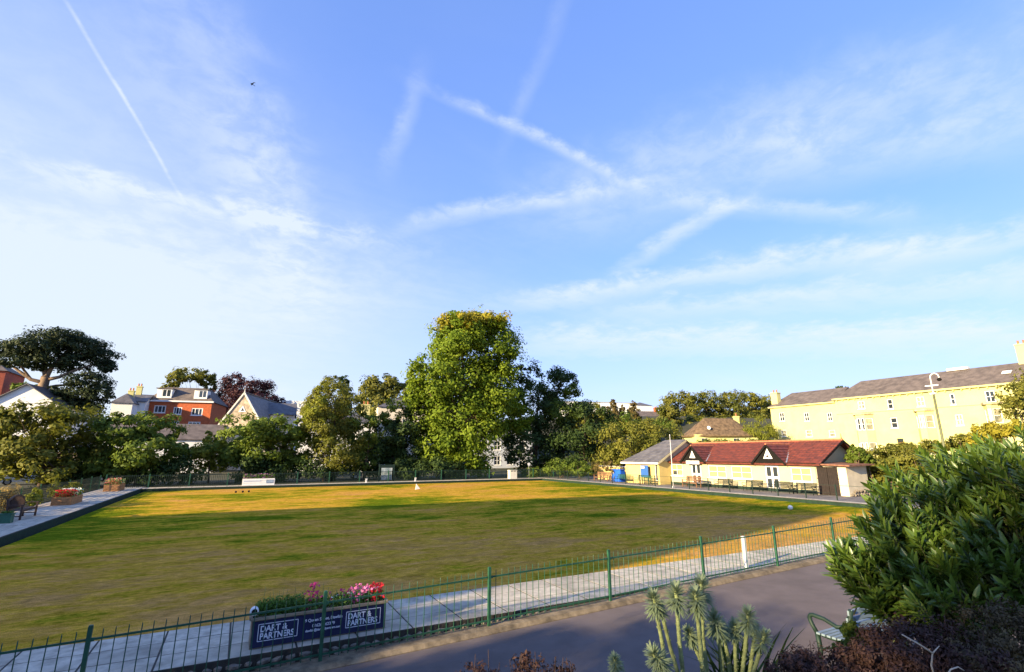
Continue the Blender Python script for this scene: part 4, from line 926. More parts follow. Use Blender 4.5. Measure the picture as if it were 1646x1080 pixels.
for j in range(n2_):
    for k in range(n1_): b.faces.new((hv[j][k], hv[j][(k + 1) % n1_], hv[j + 1][(k + 1) % n1_], hv[j + 1][k]))
b.faces.new(hv[n2_]); b.faces.new(list(reversed(hv[0]))); me = bpy.data.meshes.new('roof'); b.to_mesh(me); b.free(); me.materials.append(M_thatch)
for p_ in me.polygons: p_.use_smooth = True
tr_ = link('roof', me, co); part('dish', MB().tube([(2.6, .75, 3.9), (2.6, .55, 3.95)], [.1, .32], 12), M_white, tr_)
chimney(co, (cw - 2.6, 3.5, 2.5 + RHT - .9), .8, .6, 1.3, M_cream, 1)

# ---- left background
def at_px(px, py, Y): return DY(px, py, Y)
RY = 118.0
a0, a1 = at_px(237, 644, RY), at_px(338, 648, RY); wR = (a1.x - a0.x) / math.cos(R(12)) * 1.04; bz = 4.0; hR = a0.z - bz; sR = depth(a0) / FPX
fr = []
def pxr(x0_, x1_, y0_, y1_): return ((x0_ - 237) / 101 * wR, (x1_ - 237) / 101 * wR, hR - (y1_ - 642) * sR, hR - (y0_ - 642) * sR)
fr += [pxr(249, 267, 649, 661), pxr(279, 292, 651, 663), pxr(307, 325, 652, 664), pxr(279, 291, 673, 683), pxr(305, 324, 674, 685), pxr(249, 267, 673, 684)]
rb_, rr_ = box_house('brick_building', 'red brick house with slate mansard roof and white dormers', (a0.x, RY, bz), R(-12), wR, 11, hR, M_brick, M_slate2, front=fr, roof='mansard', rh=3.0, over=.35, bars=(2, 0), fw=.16)
for (c_, w_) in ((.235, 2.5), (.80, 2.3)):
    xc = c_ * wR; dmb = MB(); dmb.box((xc, 1.15, hR + 1.55), (w_, 2.1, 1.8)); dm_ = part('dormer', dmb, M_white, rb_); part('dormer_roof', MB().box((xc, 1.1, hR + 2.52), (w_ + .4, 2.5, .16)), M_slate2, dm_)
    for k in range(3): part('pane', MB().box((xc + (k - 1) * w_ * .29, .09, hR + 1.6), (w_ * .22, .03, 1.25)), M_glass if k else M_bwhite, dm_)
part('eaves', MB().box((wR / 2, -.2, hR + .02), (wR + .7, .35, .28)), M_bwhite, rb_)
p0, p1 = at_px(176, 668, 112), at_px(238, 668, 112); zt = at_px(200, 648, 112).z
hsw, _ = box_house('white_house', 'white house with slate roof left of the red brick house', (p0.x, 112, 3.5), R(-6), (p1.x - p0.x) * .55, 8, zt - 3.5, M_bwhite, M_slate, front=[(1.2, 2.2, 3.6, 5.2)], roof='hip', rh=1.9); chimney(hsw, (1.5, 4, zt - 3.5 + 1.2), .9, .7, 1.5, M_cream, 2)
p0 = at_px(203, 660, 116); zt = at_px(220, 646, 116).z
h2, _ = box_house('white_house', 'pale house with grey roof and chimney touching the red brick house', (p0.x - .5, 115, 3.5), R(-4), at_px(237, 660, 115).x - p0.x, 8, zt - 3.5, M_bwhite, M_slate, front=[(.6, 1.4, 5.6, 7.0), (2.2, 3.0, 5.6, 7.0)], roof='gable_x', rh=1.6); chimney(h2, (1.2, 4, zt - 3.5 + 1.6), .9, .7, 1.7, M_cream, 2)
p0, p1 = at_px(290, 706, 88), at_px(345, 706, 88); zt = p0.z
box_house('low_white_building', 'low white building with wide grey roof below the red brick house', (p0.x - 9, 88, .5), R(-4), (p1.x - p0.x) + 9.5, 9, zt - .5, M_bwhite, M_slate2, front=[(9.2, 10.2, 1.4, 3.0), (3, 4, 1.4, 3.0)], roof='gable_x', rh=2.3, cat='building')
# church hall
c0 = at_px(396, 634, 92); e0 = at_px(350, 692, 92); hw = c0.x - e0.x + .4
chh, cro = box_house('church_hall', 'stone church hall with steep gable and triangular white window', (c0.x - hw, 92, .5), R(-20), 2 * hw, 16, e0.z - .5, pbr('pale_church_render', (.58, .52, .40), .9, .25, 1.2, .3, 10), M_slate, front=[(1.2, 2.1, 1.2, 4.2), (hw - .5, hw + .5, 1.2, 4.8), (2 * hw - 2.1, 2 * hw - 1.2, 1.2, 4.2)], roof='gable_y', rh=c0.z - e0.z, over=.15, cat='church hall', bars=(1, 2))
part('gable_face', MB().prism([(0, -.02, e0.z - .5), (2 * hw, -.02, e0.z - .5), (hw, -.02, c0.z - .5)], (0, -.06, 0)), M_cstone, chh)
part('coping', MB().bar((-.1, -.12, e0.z - .6), (hw, -.12, c0.z - .4), .3, .22), M_slabw, chh); part('coping', MB().bar((2 * hw + .1, -.12, e0.z - .6), (hw, -.12, c0.z - .4), .3, .22), M_slabw, chh)
zc = c0.z - 3.0; part('triangle_window', MB().prism([(hw - .55, -.1, zc - .45), (hw + .55, -.1, zc - .45), (hw, -.1, zc + .55)], (0, -.05, 0)), M_white, chh); part('triangle_pane', MB().prism([(hw - .26, -.16, zc - .3), (hw + .26, -.16, zc - .3), (hw, -.16, zc + .22)], (0, -.02, 0)), M_glass, chh)
part('finial', MB().tube([(hw, -.1, c0.z - .4), (hw, -.1, c0.z + .3)], [.1, .04], 6), M_slabw, chh)
part('ridge', MB().bar((hw, 0, c0.z - .28), (hw, 16, c0.z - .28), .25, .12), M_slate, chh)
# side nave running to the right
p0, p1 = at_px(408, 664, 100), at_px(470, 664, 100)
box_house('church_nave', 'long slate roofed wing right of the stone gable', (p0.x - 1, 97, .5), R(-6), p1.x - p0.x + 1, 8, p0.z - .8, pbr('pale_church_render', (.58, .52, .40)), M_slate, front=[(3, 3.8, 2, 4.5), (6, 6.8, 2, 4.5)], roof='gable_x', rh=2.2, over=.3, cat='church hall')
p0, p1 = at_px(448, 690, 135), at_px(490, 690, 135); zt = at_px(470, 646, 135).z
box_house('white_block', 'plain white flat roofed block between the church and the tall trees', (p0.x, 135, 3), R(-10), p1.x - p0.x, 10, zt - 3, M_bwhite, M_bwhite, front=[(1.2, 2.6, 6.6, 8.0), (4, 5.4, 6.6, 8.0)], roof='flat', over=.05, cat='building')
p0 = at_px(0, 655, 96); zt = at_px(20, 650, 96).z
box_house('gabled_house', 'white gabled house with dark roof at the left edge', (at_px(-22, 650, 96).x, 96, 2), R(-8), 8.2, 13, zt - 2, M_bwhite, M_slate, front=[(3.2, 4.4, 4.6, 6.0)], roof='gable_y', rh=2.9, over=.4)
box_house('red_tower_house', 'tall red brick house cut off by the left edge', (at_px(-60, 600, 120).x, 120, 3), 0, at_px(9, 600, 120).x - at_px(-60, 600, 120).x, 9, at_px(5, 596, 120).z - 3, pbr('dark_red_brick', (.30, .07, .04), .85, .25, 3), M_slate2, roof='hip', rh=2.2)
p0, p1 = at_px(478, 700, 84), at_px(600, 700, 84); zt = at_px(540, 678, 84).z
wv, _ = box_house('white_villa', 'white villa with sash windows behind the tall light green tree', (p0.x, 84, .3), R(-5), p1.x - p0.x, 10, zt - .3, M_bwhite, M_slate, front=[(x_, x_ + 1.2, z_, z_ + 1.9) for x_ in (1.5, 4.5, 7.5, 10.5) for z_ in (1.0, 4.2)], roof='hip', rh=2.6)
ch = chimney(wv, (p1.x - p0.x - 1.3, 3, zt - .3 + .6), 1.3, .8, 2.6, M_cream, 2)
p0, p1 = at_px(605, 700, 90), at_px(715, 700, 90); zt = at_px(640, 655, 90).z
box_house('cream_villa', 'tall cream villa half hidden behind the big lime tree', (p0.x, 90, .3), R(-5), p1.x - p0.x, 10, zt - .3, pbr('pale_cream', (.66, .60, .48), .85, .1, .6), M_slate, front=[(x_, x_ + 1.2, z_, z_ + 1.9) for x_ in (1.5, 4.5, 7.5, 10.5) for z_ in (1.0, 4.2, 7.2)], roof='hip', rh=2.4)
p0, p1 = at_px(765, 740, 88), at_px(850, 740, 88); zt = at_px(790, 690, 88).z
box_house('white_terrace_house', 'white house with rows of windows seen right of the big tree trunk', (p0.x, 88, .3), R(-8), p1.x - p0.x, 9, zt - .3, pbr('shaded_white_render', (.42, .45, .50), .85, .1, .5), M_slate, front=[(x_, x_ + 1.3, z_, z_ + 1.7) for x_ in (1.0, 3.6, 6.2, 8.8) for z_ in (.8, 3.6, 6.2)], roof='hip', rh=2.2)  # bluish grey stands in for the shade on this white wall
sf = thing('shop_front', 'dark shop window with white lintel under the left trees', 'shop', (at_px(88, 760, 82).x, 82, .1)); part('wall', MB().box((2.6, .6, 1.6), (9.2, 1, 3.2)), pbr('shop_wall', (.30, .22, .15), .9, .2, 1), sf); part('window', MB().box((1.2, .05, 1.35), (2.3, .1, 1.5)), M_glass, sf); part('lintel', MB().box((1.2, 0, 2.25), (2.6, .2, .25)), M_white, sf); part('door', MB().box((4.6, .05, 1.1), (.9, .1, 2.1)), M_white, sf)
rs = thing('red_shop_sign', 'small red sign board behind the far railing by the notice board', 'sign', (DY(640, 747, 66).x, 66, .1)); part('board', MB().box((0, 0, 2.35), (2.2, .08, .5)), pbr('red_sign', (.42, .03, .03), .5, .15, 3), rs)
for sx in (-1, 1): part('post', MB().box((sx * .9, .06, 1.2), (.08, .08, 2.4)), M_dgreen, rs)
# hillside houses
p0, p1 = at_px(905, 655, 190), at_px(1012, 650, 190); zt = at_px(950, 648, 190).z
box_house('hillside_terrace', 'long pale flat roofed terrace on the far hillside', (p0.x, 190, zt - 7), R(-14), p1.x - p0.x, 9, 7, M_bwhite, pbr('grey_felt', (.30, .29, .28), .9, .1, 1), front=[(2 + 3.4 * k, 4.2 + 3.4 * k, 3.8, 5.4) for k in range(8)], roof='flat', over=.2, cat='building')
p0, p1 = at_px(1024, 655, 175), at_px(1045, 650, 175); zt = at_px(1035, 652, 175).z
box_house('hillside_white_house', 'small white house on the far hillside left of the woods', (p0.x, 175, zt - 7), R(-10), p1.x - p0.x, 8, 7, M_bwhite, M_slate, front=[(1, 2.2, 3.5, 5)], roof='hip', rh=1.8)
p0, p1 = at_px(1026, 676, 120), at_px(1062, 676, 120); zt = at_px(1045, 672, 120).z
hh_, _ = box_house('slate_cottage', 'cream house with slate roof and brick chimney below the wooded hill', (p0.x, 120, zt - 6), R(-14), p1.x - p0.x, 8, 6, M_cream, M_slate2, front=[(1.2, 2.3, 3.6, 5.0), (5, 6.1, 3.6, 5.0)], roof='gable_x', rh=2.3); chimney(hh_, (p1.x - p0.x - .8, 4, 7.2), 1.2, .9, 2.4, M_brick, 2)
# invented tall houses, added out of view at left to shade the green
hs_ = thing('unseen_shadow_houses', 'unseen tall brick block added left of the green to cast its shadow', 'building', (-34, 4.2, 0))
cm = MB(); cm.box((4.5, 11.4, 3.6), (9, 22.8, 7.2)); part('wall', cm, M_brick, hs_)
rm = MB(); a = [(-.3, 0, 7.2), (9.3, 0, 7.2), (9.3, 23.0, 7.2), (-.3, 23.0, 7.2)]; b2 = [(4.5, 0, 16.2), (4.5, 14.3, 16.2)]
rm.add(a + b2, [(0, 1, 4), (1, 2, 5, 4), (2, 3, 5), (3, 0, 4, 5), (3, 2, 1, 0)]); part('roof', rm, M_slate, hs_)

# ------------------------------------------------------------------ cars on the far road
def car(name, label, loc, rz, paint, L=4.2, hgt=1.45):
    t = thing(name, label, 'car', loc, rz); s = L / 4.2
    prof = [(-2.1, .32), (-2.1, .75), (-1.95, .88), (-1.45, .93), (-.9, hgt - .08), (-.3, hgt), (.75, hgt - .02), (1.35, .98), (1.95, .90), (2.1, .7), (2.1, .32)]
    b = MB(); n = len(prof); W = .86
    for y, k in ((-W, 1), (-W * .98, 0), (W * .98, 0), (W, 1)):
        for (x, z) in prof: b.v.append((x * s, y * (.86 if z > .95 and True else 1), z))
    for r_ in range(3):
        for i in range(n): j = (i + 1) % n; b.f.append((r_ * n + i, r_ * n + j, (r_ + 1) * n + j, (r_ + 1) * n + i))
    b.f.append(tuple(range(n))); b.f.append(tuple(range(4 * n - 1, 3 * n - 1, -1))); part('body', b, paint, t)
    for sy in (-1, 1):
        part('side_window', MB().prism([(-1.25 * s, sy * .752, .97), (-.82 * s, sy * .752, hgt - .12), (.65 * s, sy * .752, hgt - .1), (1.15 * s, sy * .752, 1.0)], (0, sy * .012, 0)), M_glass, t)
        for sx in (-1, 1):
            w = part('wheel', MB().tube([(sx * 1.3 * s, sy * .68, .32), (sx * 1.3 * s, sy * .88, .32)], .32, 14), M_rubber, t); part('rim', MB().tube([(sx * 1.3 * s, sy * .875, .32), (sx * 1.3 * s, sy * .89, .32)], .2, 12), M_metal, w)
    for sy in (-1, 1): part('headlight', MB().box((-2.07 * s, sy * .6, .72), (.1, .36, .14)), M_white, t); part('tail_light', MB().box((2.07 * s, sy * .62, .78), (.1, .3, .14)), M_terra, t)
    part('windscreen', MB().prism([(-1.48 * s, -.66, .96), (-1.48 * s, .66, .96), (-.92 * s, .62, hgt - .08), (-.92 * s, -.62, hgt - .08)], (-.015, 0, .012)), M_glass, t)
    return t
car('parked_car', 'silver hatchback parked behind the far railing', (DY(552, 765, 66).x, 66, .1), R(180), M_silver)
car('parked_car', 'dark car parked in the shade under the left trees', (DY(140, 765, 74).x, 74, .1), R(10), M_darkcar)
car('parked_car', 'pale car parked at far left beside the shop', (DY(40, 770, 70).x, 70, .1), R(20), M_bwhite)

# ------------------------------------------------------------------ trees
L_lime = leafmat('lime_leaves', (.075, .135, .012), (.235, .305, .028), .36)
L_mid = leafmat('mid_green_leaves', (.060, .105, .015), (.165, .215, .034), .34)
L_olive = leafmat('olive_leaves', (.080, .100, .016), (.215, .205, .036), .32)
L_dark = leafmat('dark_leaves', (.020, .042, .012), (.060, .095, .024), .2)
L_pine = leafmat('pine_needles', (.016, .030, .014), (.052, .068, .026), .12)
L_copper = leafmat('copper_beech_leaves', (.030, .012, .018), (.085, .035, .042), .2)
L_wood = leafmat('woodland_leaves', (.066, .088, .015), (.185, .175, .034), .28)
L_yel = leafmat('yellow_green_leaves', (.12, .15, .018), (.28, .29, .045), .34)
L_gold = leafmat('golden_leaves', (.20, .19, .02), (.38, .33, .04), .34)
L_brownc = leafmat('brown_cypress', (.060, .055, .020), (.15, .11, .040), .2)
# big lime tree
bigb = [(765, 560, 72, 52), (735, 545, 45, 36), (800, 570, 36, 48), (700, 610, 45, 46), (745, 620, 62, 60), (800, 625, 38, 45), (690, 665, 40, 45), (745, 680, 66, 55), (790, 665, 45, 40), (705, 715, 42, 40), (745, 735, 50, 36), (672, 640, 22, 28), (668, 600, 18, 20), (832, 665, 22, 40), (735, 522, 32, 18), (785, 522, 34, 18)]
bt = tree('lime_tree', 'tall broad bright green tree towering in the middle of the far side', 'tree', bigb, 61.5, 735, L_lime, 70000, .22, .55, 4.0, .9, clump=.36, shell=.5, kden=26)
P, N, T = crown_points(px_blobs([(735, 516, 32, 12), (786, 516, 38, 13)], 59.5, 1), 5200, .5, 14, .8, .3); cg = link('golden_top_leaves', leaf_mesh('golden_top_leaves', P, N, .2 * (.6 + .7 * rng.random(len(P))), T, L_gold), bt); cg.location = -bt.location; cg['label'] = 'golden leaves at the top'  # extra golden leaves clustered over the top of the crown
TG = 'trees along the far side'
tree('evergreen_oak', 'dark green tree directly right of the tall bright tree', 'tree', [(870, 620, 42, 38), (905, 615, 26, 24), (850, 660, 45, 50), (895, 680, 40, 50), (845, 720, 45, 45), (885, 735, 40, 35), (840, 600, 14, 18)], 66, 860, L_dark, 20000, .21, .4, 4, group=TG)
tree('ash_tree', 'light green tuft topped tree at the right of the dark tree', 'tree', [(918, 630, 17, 12), (905, 665, 26, 22), (928, 655, 12, 9)], 63, 905, L_mid, 4200, .18, .2, 2, group=TG, clump=.5)
tree('holm_oak', 'rounded dark evergreen left of the hedge by the pavilion', 'tree', [(940, 690, 40, 45), (915, 725, 40, 38), (965, 700, 32, 45), (955, 735, 45, 28)], 60, 940, L_dark, 15000, .19, .3, 4, group=TG)
tree('hedge_tree', 'olive green bushy tree behind the slate roofed annex', 'tree', [(1000, 715, 42, 36), (1040, 705, 42, 30), (1075, 712, 34, 30), (985, 740, 32, 20), (1020, 735, 40, 22)], 54, 1020, L_olive, 15000, .17, .25, 4, group=TG)
tree('willow_tree', 'tall upright light green tree left of the dark pair in the middle', 'tree', [(528, 640, 36, 30), (520, 680, 38, 40), (555, 665, 28, 40), (540, 720, 42, 40), (535, 615, 16, 12), (510, 655, 22, 26)], 62, 535, L_olive, 15000, .19, .22, 3, group=TG, aspect=.35)
tree('pale_shrub_tree', 'narrow pale green crown in front of the upright tree', 'tree', [(510, 665, 20, 30), (525, 700, 22, 40), (520, 630, 14, 16)], 60.5, 520, L_yel, 4500, .17, .12, 2, group=TG, aspect=.35)
tree('cypress_tree', 'narrow dark conifer tip behind the upright light green tree', 'tree', [(551, 618, 9, 14), (552, 640, 14, 22), (552, 670, 18, 30)], 72, 552, L_dark, 3500, .2, .18, 1, group=TG)
tree('sycamore_tree', 'dusky green rounded tree behind the white villa chimneys', 'tree', [(612, 620, 34, 22), (640, 635, 26, 30), (590, 640, 24, 26), (615, 660, 40, 32)], 98, 615, L_wood, 11000, .3, .4, 4, group=TG)
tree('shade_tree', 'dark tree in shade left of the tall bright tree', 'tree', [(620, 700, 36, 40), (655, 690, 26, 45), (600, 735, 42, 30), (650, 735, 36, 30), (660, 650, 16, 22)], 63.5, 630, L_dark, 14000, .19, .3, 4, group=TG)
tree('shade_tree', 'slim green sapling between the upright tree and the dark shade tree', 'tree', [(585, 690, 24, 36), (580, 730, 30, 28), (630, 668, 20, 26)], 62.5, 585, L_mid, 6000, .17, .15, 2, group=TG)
tree('spreading_tree', 'wide spreading feathery tree in front of the church hall', 'tree', [(400, 690, 44, 24), (450, 690, 42, 24), (375, 725, 38, 26), (425, 725, 46, 26), (475, 720, 30, 30), (440, 752, 50, 14), (485, 690, 16, 20)], 63, 425, L_mid, 14000, .19, .25, 4, group=TG, clump=.36, flat=.6)
tree('spreading_tree', 'wide feathery tree second from the left behind the corner planter', 'tree', [(200, 690, 40, 24), (250, 690, 42, 24), (180, 725, 40, 28), (235, 725, 46, 28), (280, 728, 26, 28), (215, 755, 55, 16), (165, 750, 25, 20)], 62, 222, L_mid, 15000, .19, .25, 4, group=TG, clump=.36, flat=.6)
tree('spreading_tree', 'large bushy yellow green tree at the left edge behind the netting fence', 'tree', [(60, 680, 60, 34), (120, 685, 46, 34), (10, 700, 50, 40), (-40, 690, 50, 45), (60, 725, 70, 34), (125, 730, 40, 32), (0, 745, 55, 28), (70, 755, 60, 18)], 62, 70, L_olive, 20000, .19, .3, 4, group=TG, clump=.32)
tree('round_bush', 'bright green conical bush between the two feathery trees', 'bush', [(335, 722, 24, 16), (335, 742, 32, 18), (338, 706, 12, 12)], 64, 335, L_yel, 4500, .15, .1, 2, group=TG)
tree('copper_beech', 'dark purple copper beech behind the red brick house', 'tree', [(395, 625, 34, 22), (365, 645, 26, 28), (425, 640, 22, 24), (385, 665, 42, 28), (355, 665, 18, 26), (380, 612, 16, 12), (420, 618, 16, 8), (455, 650, 12, 10)], 138, 385, L_copper, 14000, .34, .5, 4, clump=.45, aspect=.4)
tree('eucalyptus_tree', 'sparse grey green tree top behind the red brick house roof', 'tree', [(305, 603, 28, 10), (285, 610, 16, 9), (330, 608, 16, 12), (275, 622, 12, 8), (338, 620, 10, 10)], 140, 310, L_olive, 3800, .32, .35, 3, shell=.6, fork=.6)
tree('garden_tree', 'small round green tree between the pine trunk and gabled house', 'tree', [(45, 625, 18, 9)], 120, 45, L_mid, 1500, .3, .2, 2)
# umbrella pine, built limb by limb
pt_ = thing('umbrella_pine', 'tall flat topped pine with bare forking limbs at upper left', 'tree', (DY(60, 770, 100).x, 100, 1.0))
pbl = px_blobs([(95, 545, 40, 16), (60, 555, 38, 16), (130, 560, 38, 18), (30, 568, 32, 12), (160, 575, 26, 18), (90, 575, 34, 12), (110, 590, 34, 9), (25, 582, 24, 10), (175, 590, 12, 10), (12, 560, 20, 12), (140, 612, 34, 12), (160, 632, 22, 14), (120, 630, 30, 12), (135, 650, 36, 14), (60, 590, 14, 7)], 100, 5, 1.1)
P, N, T = crown_points(pbl, 24000, .40, 16, .6, .35, kden=22); c_ = link('crown', leaf_mesh('crown', P, N, .26 * (.6 + .7 * rng.random(len(P))), T, L_pine, .4), pt_); c_.location = -pt_.location
pm_ = MB(); Q = lambda x, y, d=0: DY(x, y, 100 + d)
pm_.tube([Vector((DY(58, 770, 100).x, 100, 1)), Q(60, 690), Q(65, 635), Q(74, 605)], [.95, .85, .72, .55], 10)
for pts, r_ in (([(74, 606), (72, 590), (68, 570), (66, 556)], .42), ([(74, 606), (82, 592), (98, 575), (110, 562)], .38), ([(70, 615), (50, 610), (30, 596), (15, 585)], .32), ([(76, 610), (95, 606), (115, 597), (150, 585)], .30), ([(66, 625), (90, 620), (115, 618), (140, 612)], .26), ([(64, 640), (80, 634), (105, 632), (130, 634)], .26), ([(50, 610), (35, 590), (25, 578)], .2), ([(98, 575), (125, 570), (140, 565)], .2)):
    pm_.tube([Q(x, y, random.uniform(-1, 1) * (i > 0)) for i, (x, y) in enumerate(pts)], [r_ * (1 - .6 * i / (len(pts) - 1)) for i in range(len(pts))], 8, False)
wpart('trunk', pm_, M_pbark, pt_, True)
# wooded hill and conifers
HG = 'trees of the hill behind the pavilion'
hl = [(1095, 655, 30, 28, 'leftmost rounded tree of the wooded hill'), (1130, 655, 32, 28, 'second tree from the left of the wooded hill'), (1165, 655, 32, 26, 'middle tree of the wooded hill'), (1200, 655, 32, 26, 'fourth tree from the left of the wooded hill'), (1232, 660, 26, 26, 'rightmost tree of the wooded hill beside the terrace chimney'), (1075, 675, 22, 24, 'low tree at the left foot of the wooded hill'), (1110, 690, 36, 20, 'lower tree of the wooded hill left of the thatched cottage'), (1215, 685, 28, 20, 'lower tree of the wooded hill right of the thatched cottage'), (1165, 688, 34, 20, 'lower tree of the wooded hill directly behind the thatch'), (1250, 690, 26, 22, 'lower tree of the wooded hill next to the terrace end wall'), (1055, 692, 26, 16, 'low tree of the hill above the slate roofed annex')]
for i, (x, y, rx, ry, lb_) in enumerate(hl):
    Y = 118 if i < 5 else 100
    tree('hill_tree', lb_, 'tree', [(x, y, rx, ry), (x - rx * .5, y + ry * .5, rx * .7, ry * .7), (x + rx * .5, y + ry * .4, rx * .7, ry * .7), (x, y + ry * .9, rx, ry * .6), (x + rx * .2, y - ry * .5, rx * .6, ry * .5)], Y, x, L_wood if i % 3 else L_olive, 8000, .36, .4, 5, group=HG, basez=6 if i < 5 else 4, clump=.3)
for (x, ytop, rx, lb_) in ((985, 641, 14, 'brownish conifer on the hillside nearest the dark evergreen'), (1018, 646, 14, 'brownish conifer on the hillside beside the white house'), (1000, 652, 12, 'short conifer between the two taller brownish ones')):
    tree('hill_conifer', lb_, 'tree', [(x, ytop + 6, rx * .3, 8), (x, ytop + 18, rx * .7, 10), (x, ytop + 34, rx * 1.1, 14)], 105, x, L_brownc, 3500, .3, .3, 2, group=HG, basez=3)
tree('hill_shrub', 'green bushy tree top below the far pale terrace', 'tree', [(950, 665, 26, 20), (930, 680, 22, 22), (965, 680, 24, 20)], 85, 950, L_olive, 6000, .26, .25, 3, group=HG)
tree('hill_shrub', 'wide green hedge tree below the brownish conifers', 'tree', [(1000, 682, 40, 16), (1045, 690, 36, 14)], 80, 1015, L_mid, 6000, .26, .2, 3, group=HG)
tree('weeping_willow', 'yellow green weeping tree right of the thatched cottage', 'tree', [(1215, 690, 28, 20), (1200, 700, 20, 16), (1232, 700, 16, 18)], 58, 1215, L_yel, 8000, .18, .2, 3, aspect=.22, direc=(0, 0, -1), basez=2)
tree('garden_shrub', 'row of green shrubs hiding the foot of the thatched cottage', 'bush', [(1130, 716, 22, 8), (1165, 716, 24, 8), (1200, 716, 30, 8), (1240, 716, 24, 8)], 50, 1180, L_mid, 6000, .15, .08, 3, basez=1)
tree('dark_crest_tree', 'small dark tree top showing above the terrace roof', 'tree', [(1353, 626, 11, 6), (1346, 629, 8, 5)], 62, 1352, L_dark, 1500, .22, .2, 1, basez=3)
def hedge(name, label, bl, X, mat, n, leaf, basez, group=None, aspect=.55):
    bs = []
    for (px, py, rx, ry) in bl:
        c = DX(px, py, X + random.uniform(-1, 1)); s = depth(c) / FPX; bs.append((tuple(c), (rx * s, rx * s, ry * s)))
    c0 = Vector(bs[0][0]); b0 = Vector((c0.x, c0.y, basez)); t = thing(name, label, 'bush', b0, 0, group)
    m = MB()
    for c, r_ in bs:
        for k in range(4): m.tube([Vector((c[0], c[1], basez)) + Vector((random.uniform(-.4, .4), random.uniform(-.4, .4), 0)), Vector(c) + Vector((random.uniform(-.7, .7) * r_[0], random.uniform(-.7, .7) * r_[1], .3 * r_[2]))], [.05, .015], 5)
    wpart('stems', m, M_bark, t); P, N, T = crown_points(bs, n, .34, 14, .8, .45)
    c = link('foliage', leaf_mesh('foliage', P, N, leaf * (.6 + .7 * rng.random(len(P))), T, mat, aspect), t); c.location = -b0; return t
hedge('ivy_hedge', 'tangled olive hedge right of the shed below the terrace', [(1420, 740, 36, 26), (1460, 745, 36, 24), (1400, 770, 26, 30), (1440, 775, 40, 26), (1490, 745, 30, 20), (1390, 735, 16, 14)], 43, L_olive, 14000, .11, .3)
hedge('ivy_clump', 'ivy climbing over the right gable end of the pavilion roof', [(1376, 728, 12, 14), (1390, 738, 12, 8), (1368, 738, 9, 8)], 41.3, L_mid, 3500, .09, 1.0)
hedge('street_bush', 'sunlit bushes in front of the terrace doors', [(1460, 722, 26, 8), (1500, 718, 26, 10), (1545, 712, 26, 12), (1580, 712, 26, 14)], 60, L_olive, 7000, .14, 2)
hedge('flowering_bush', 'golden bush against the terrace at far right', [(1590, 694, 26, 14), (1620, 690, 26, 16), (1575, 705, 16, 14)], 52, L_gold, 5000, .12, 2)
tree('roadside_tree', 'olive tree branch hanging in at the right edge before the terrace', 'tree', [(1640, 635, 30, 22), (1660, 660, 36, 26), (1620, 655, 12, 12), (1680, 620, 40, 30)], 17, 1670, L_olive, 6000, .13, .15, 1.5, basez=1.5, clump=.42)
hedge('corner_bush', 'low dark green bush by the round sign at the far right corner', [(862, 758, 16, 9), (850, 762, 12, 7)], 35.6, L_mid, 1500, .12, .1)
hedge('corner_bush', 'green bushes behind the netting at the far right corner', [(900, 752, 26, 12), (930, 752, 22, 12)], 36.5, L_mid, 3500, .12, .1)
hedge('ochre_shrub', 'sparse rusty shrub in front of the ochre garden wall', [(965, 752, 14, 12), (985, 752, 12, 12)], 37.2, L_brownc, 1300, .10, .2)
# left: shrubs along the netting
def low_bush(name, label, c, r, mat, n, leaf, aspect=.5, direc=None, cat='bush'):
    t = thing(name, label, cat, (c[0], c[1], c[2]), 0); m = MB()
    for k in range(6): m.tube([(0, 0, -.05), (random.uniform(-.7, .7) * r[0], random.uniform(-.7, .7) * r[1], r[2])], [.015, .006], 5)
    part('stems', m, M_bark, t); P, N, T = crown_points([((0, 0, r[2]), r)], n, .4, 18, .9, .3); d = None if direc is None else np.tile(np.array(direc, float), (len(P), 1))
    link('foliage', leaf_mesh('foliage', P, N, leaf * (.6 + .7 * rng.random(len(P))), T, mat, aspect, d), t); return t
L_straw = leafmat('straw', (.30, .20, .06), (.52, .38, .13), .3)
for i in range(4): low_bush('dry_grass_clump', ['straw coloured grass clump behind the green tub', 'straw coloured grass clump behind the dark bench', 'straw coloured grass clump right of the dark bench', 'straw coloured grass clump just before the red and white planter'][i], (-10.75, 29.5 + 2.4 * i, .1), (.55, 1.3, .62), L_straw, 1600, .16, .12, (0, 0, 1), 'grass')
low_bush('lavender_bush', 'grey green bush against the netting between the two wooden planters', (-10.0, 46.0, ZP), (.4, 1.5, .42), L_olive, 900, .09)
low_bush('topiary_bush', 'clipped light green bush left of the red and white planter', (-9.95, 38.4, ZP), (.35, .5, .55), L_yel, 700, .08)
low_bush('spiky_plant', 'tall thin wispy plant behind the red and white planter', (-10.0, 42.0, ZP), (.3, .4, .75), L_olive, 320, .12, .15, (0, 0, 1), 'plant')
for i, (x, y) in enumerate(((-14, 63), (-6, 60.5), (2, 60.5), (8.2, 61), (18.5, 60), (22.5, 59.5))):
    low_bush('understorey_shrub', ['shaded shrub under the left edge tree', 'shaded shrub under the second feathery tree', 'shaded shrub left of the church tree trunk', 'shaded shrub under the upright light tree', 'shaded shrub near the notice board', 'shaded shrub left of the tall bright tree trunk'][i], (x, y, .1), (3.0, 1.5, 1.3), L_dark, 2600, .16)
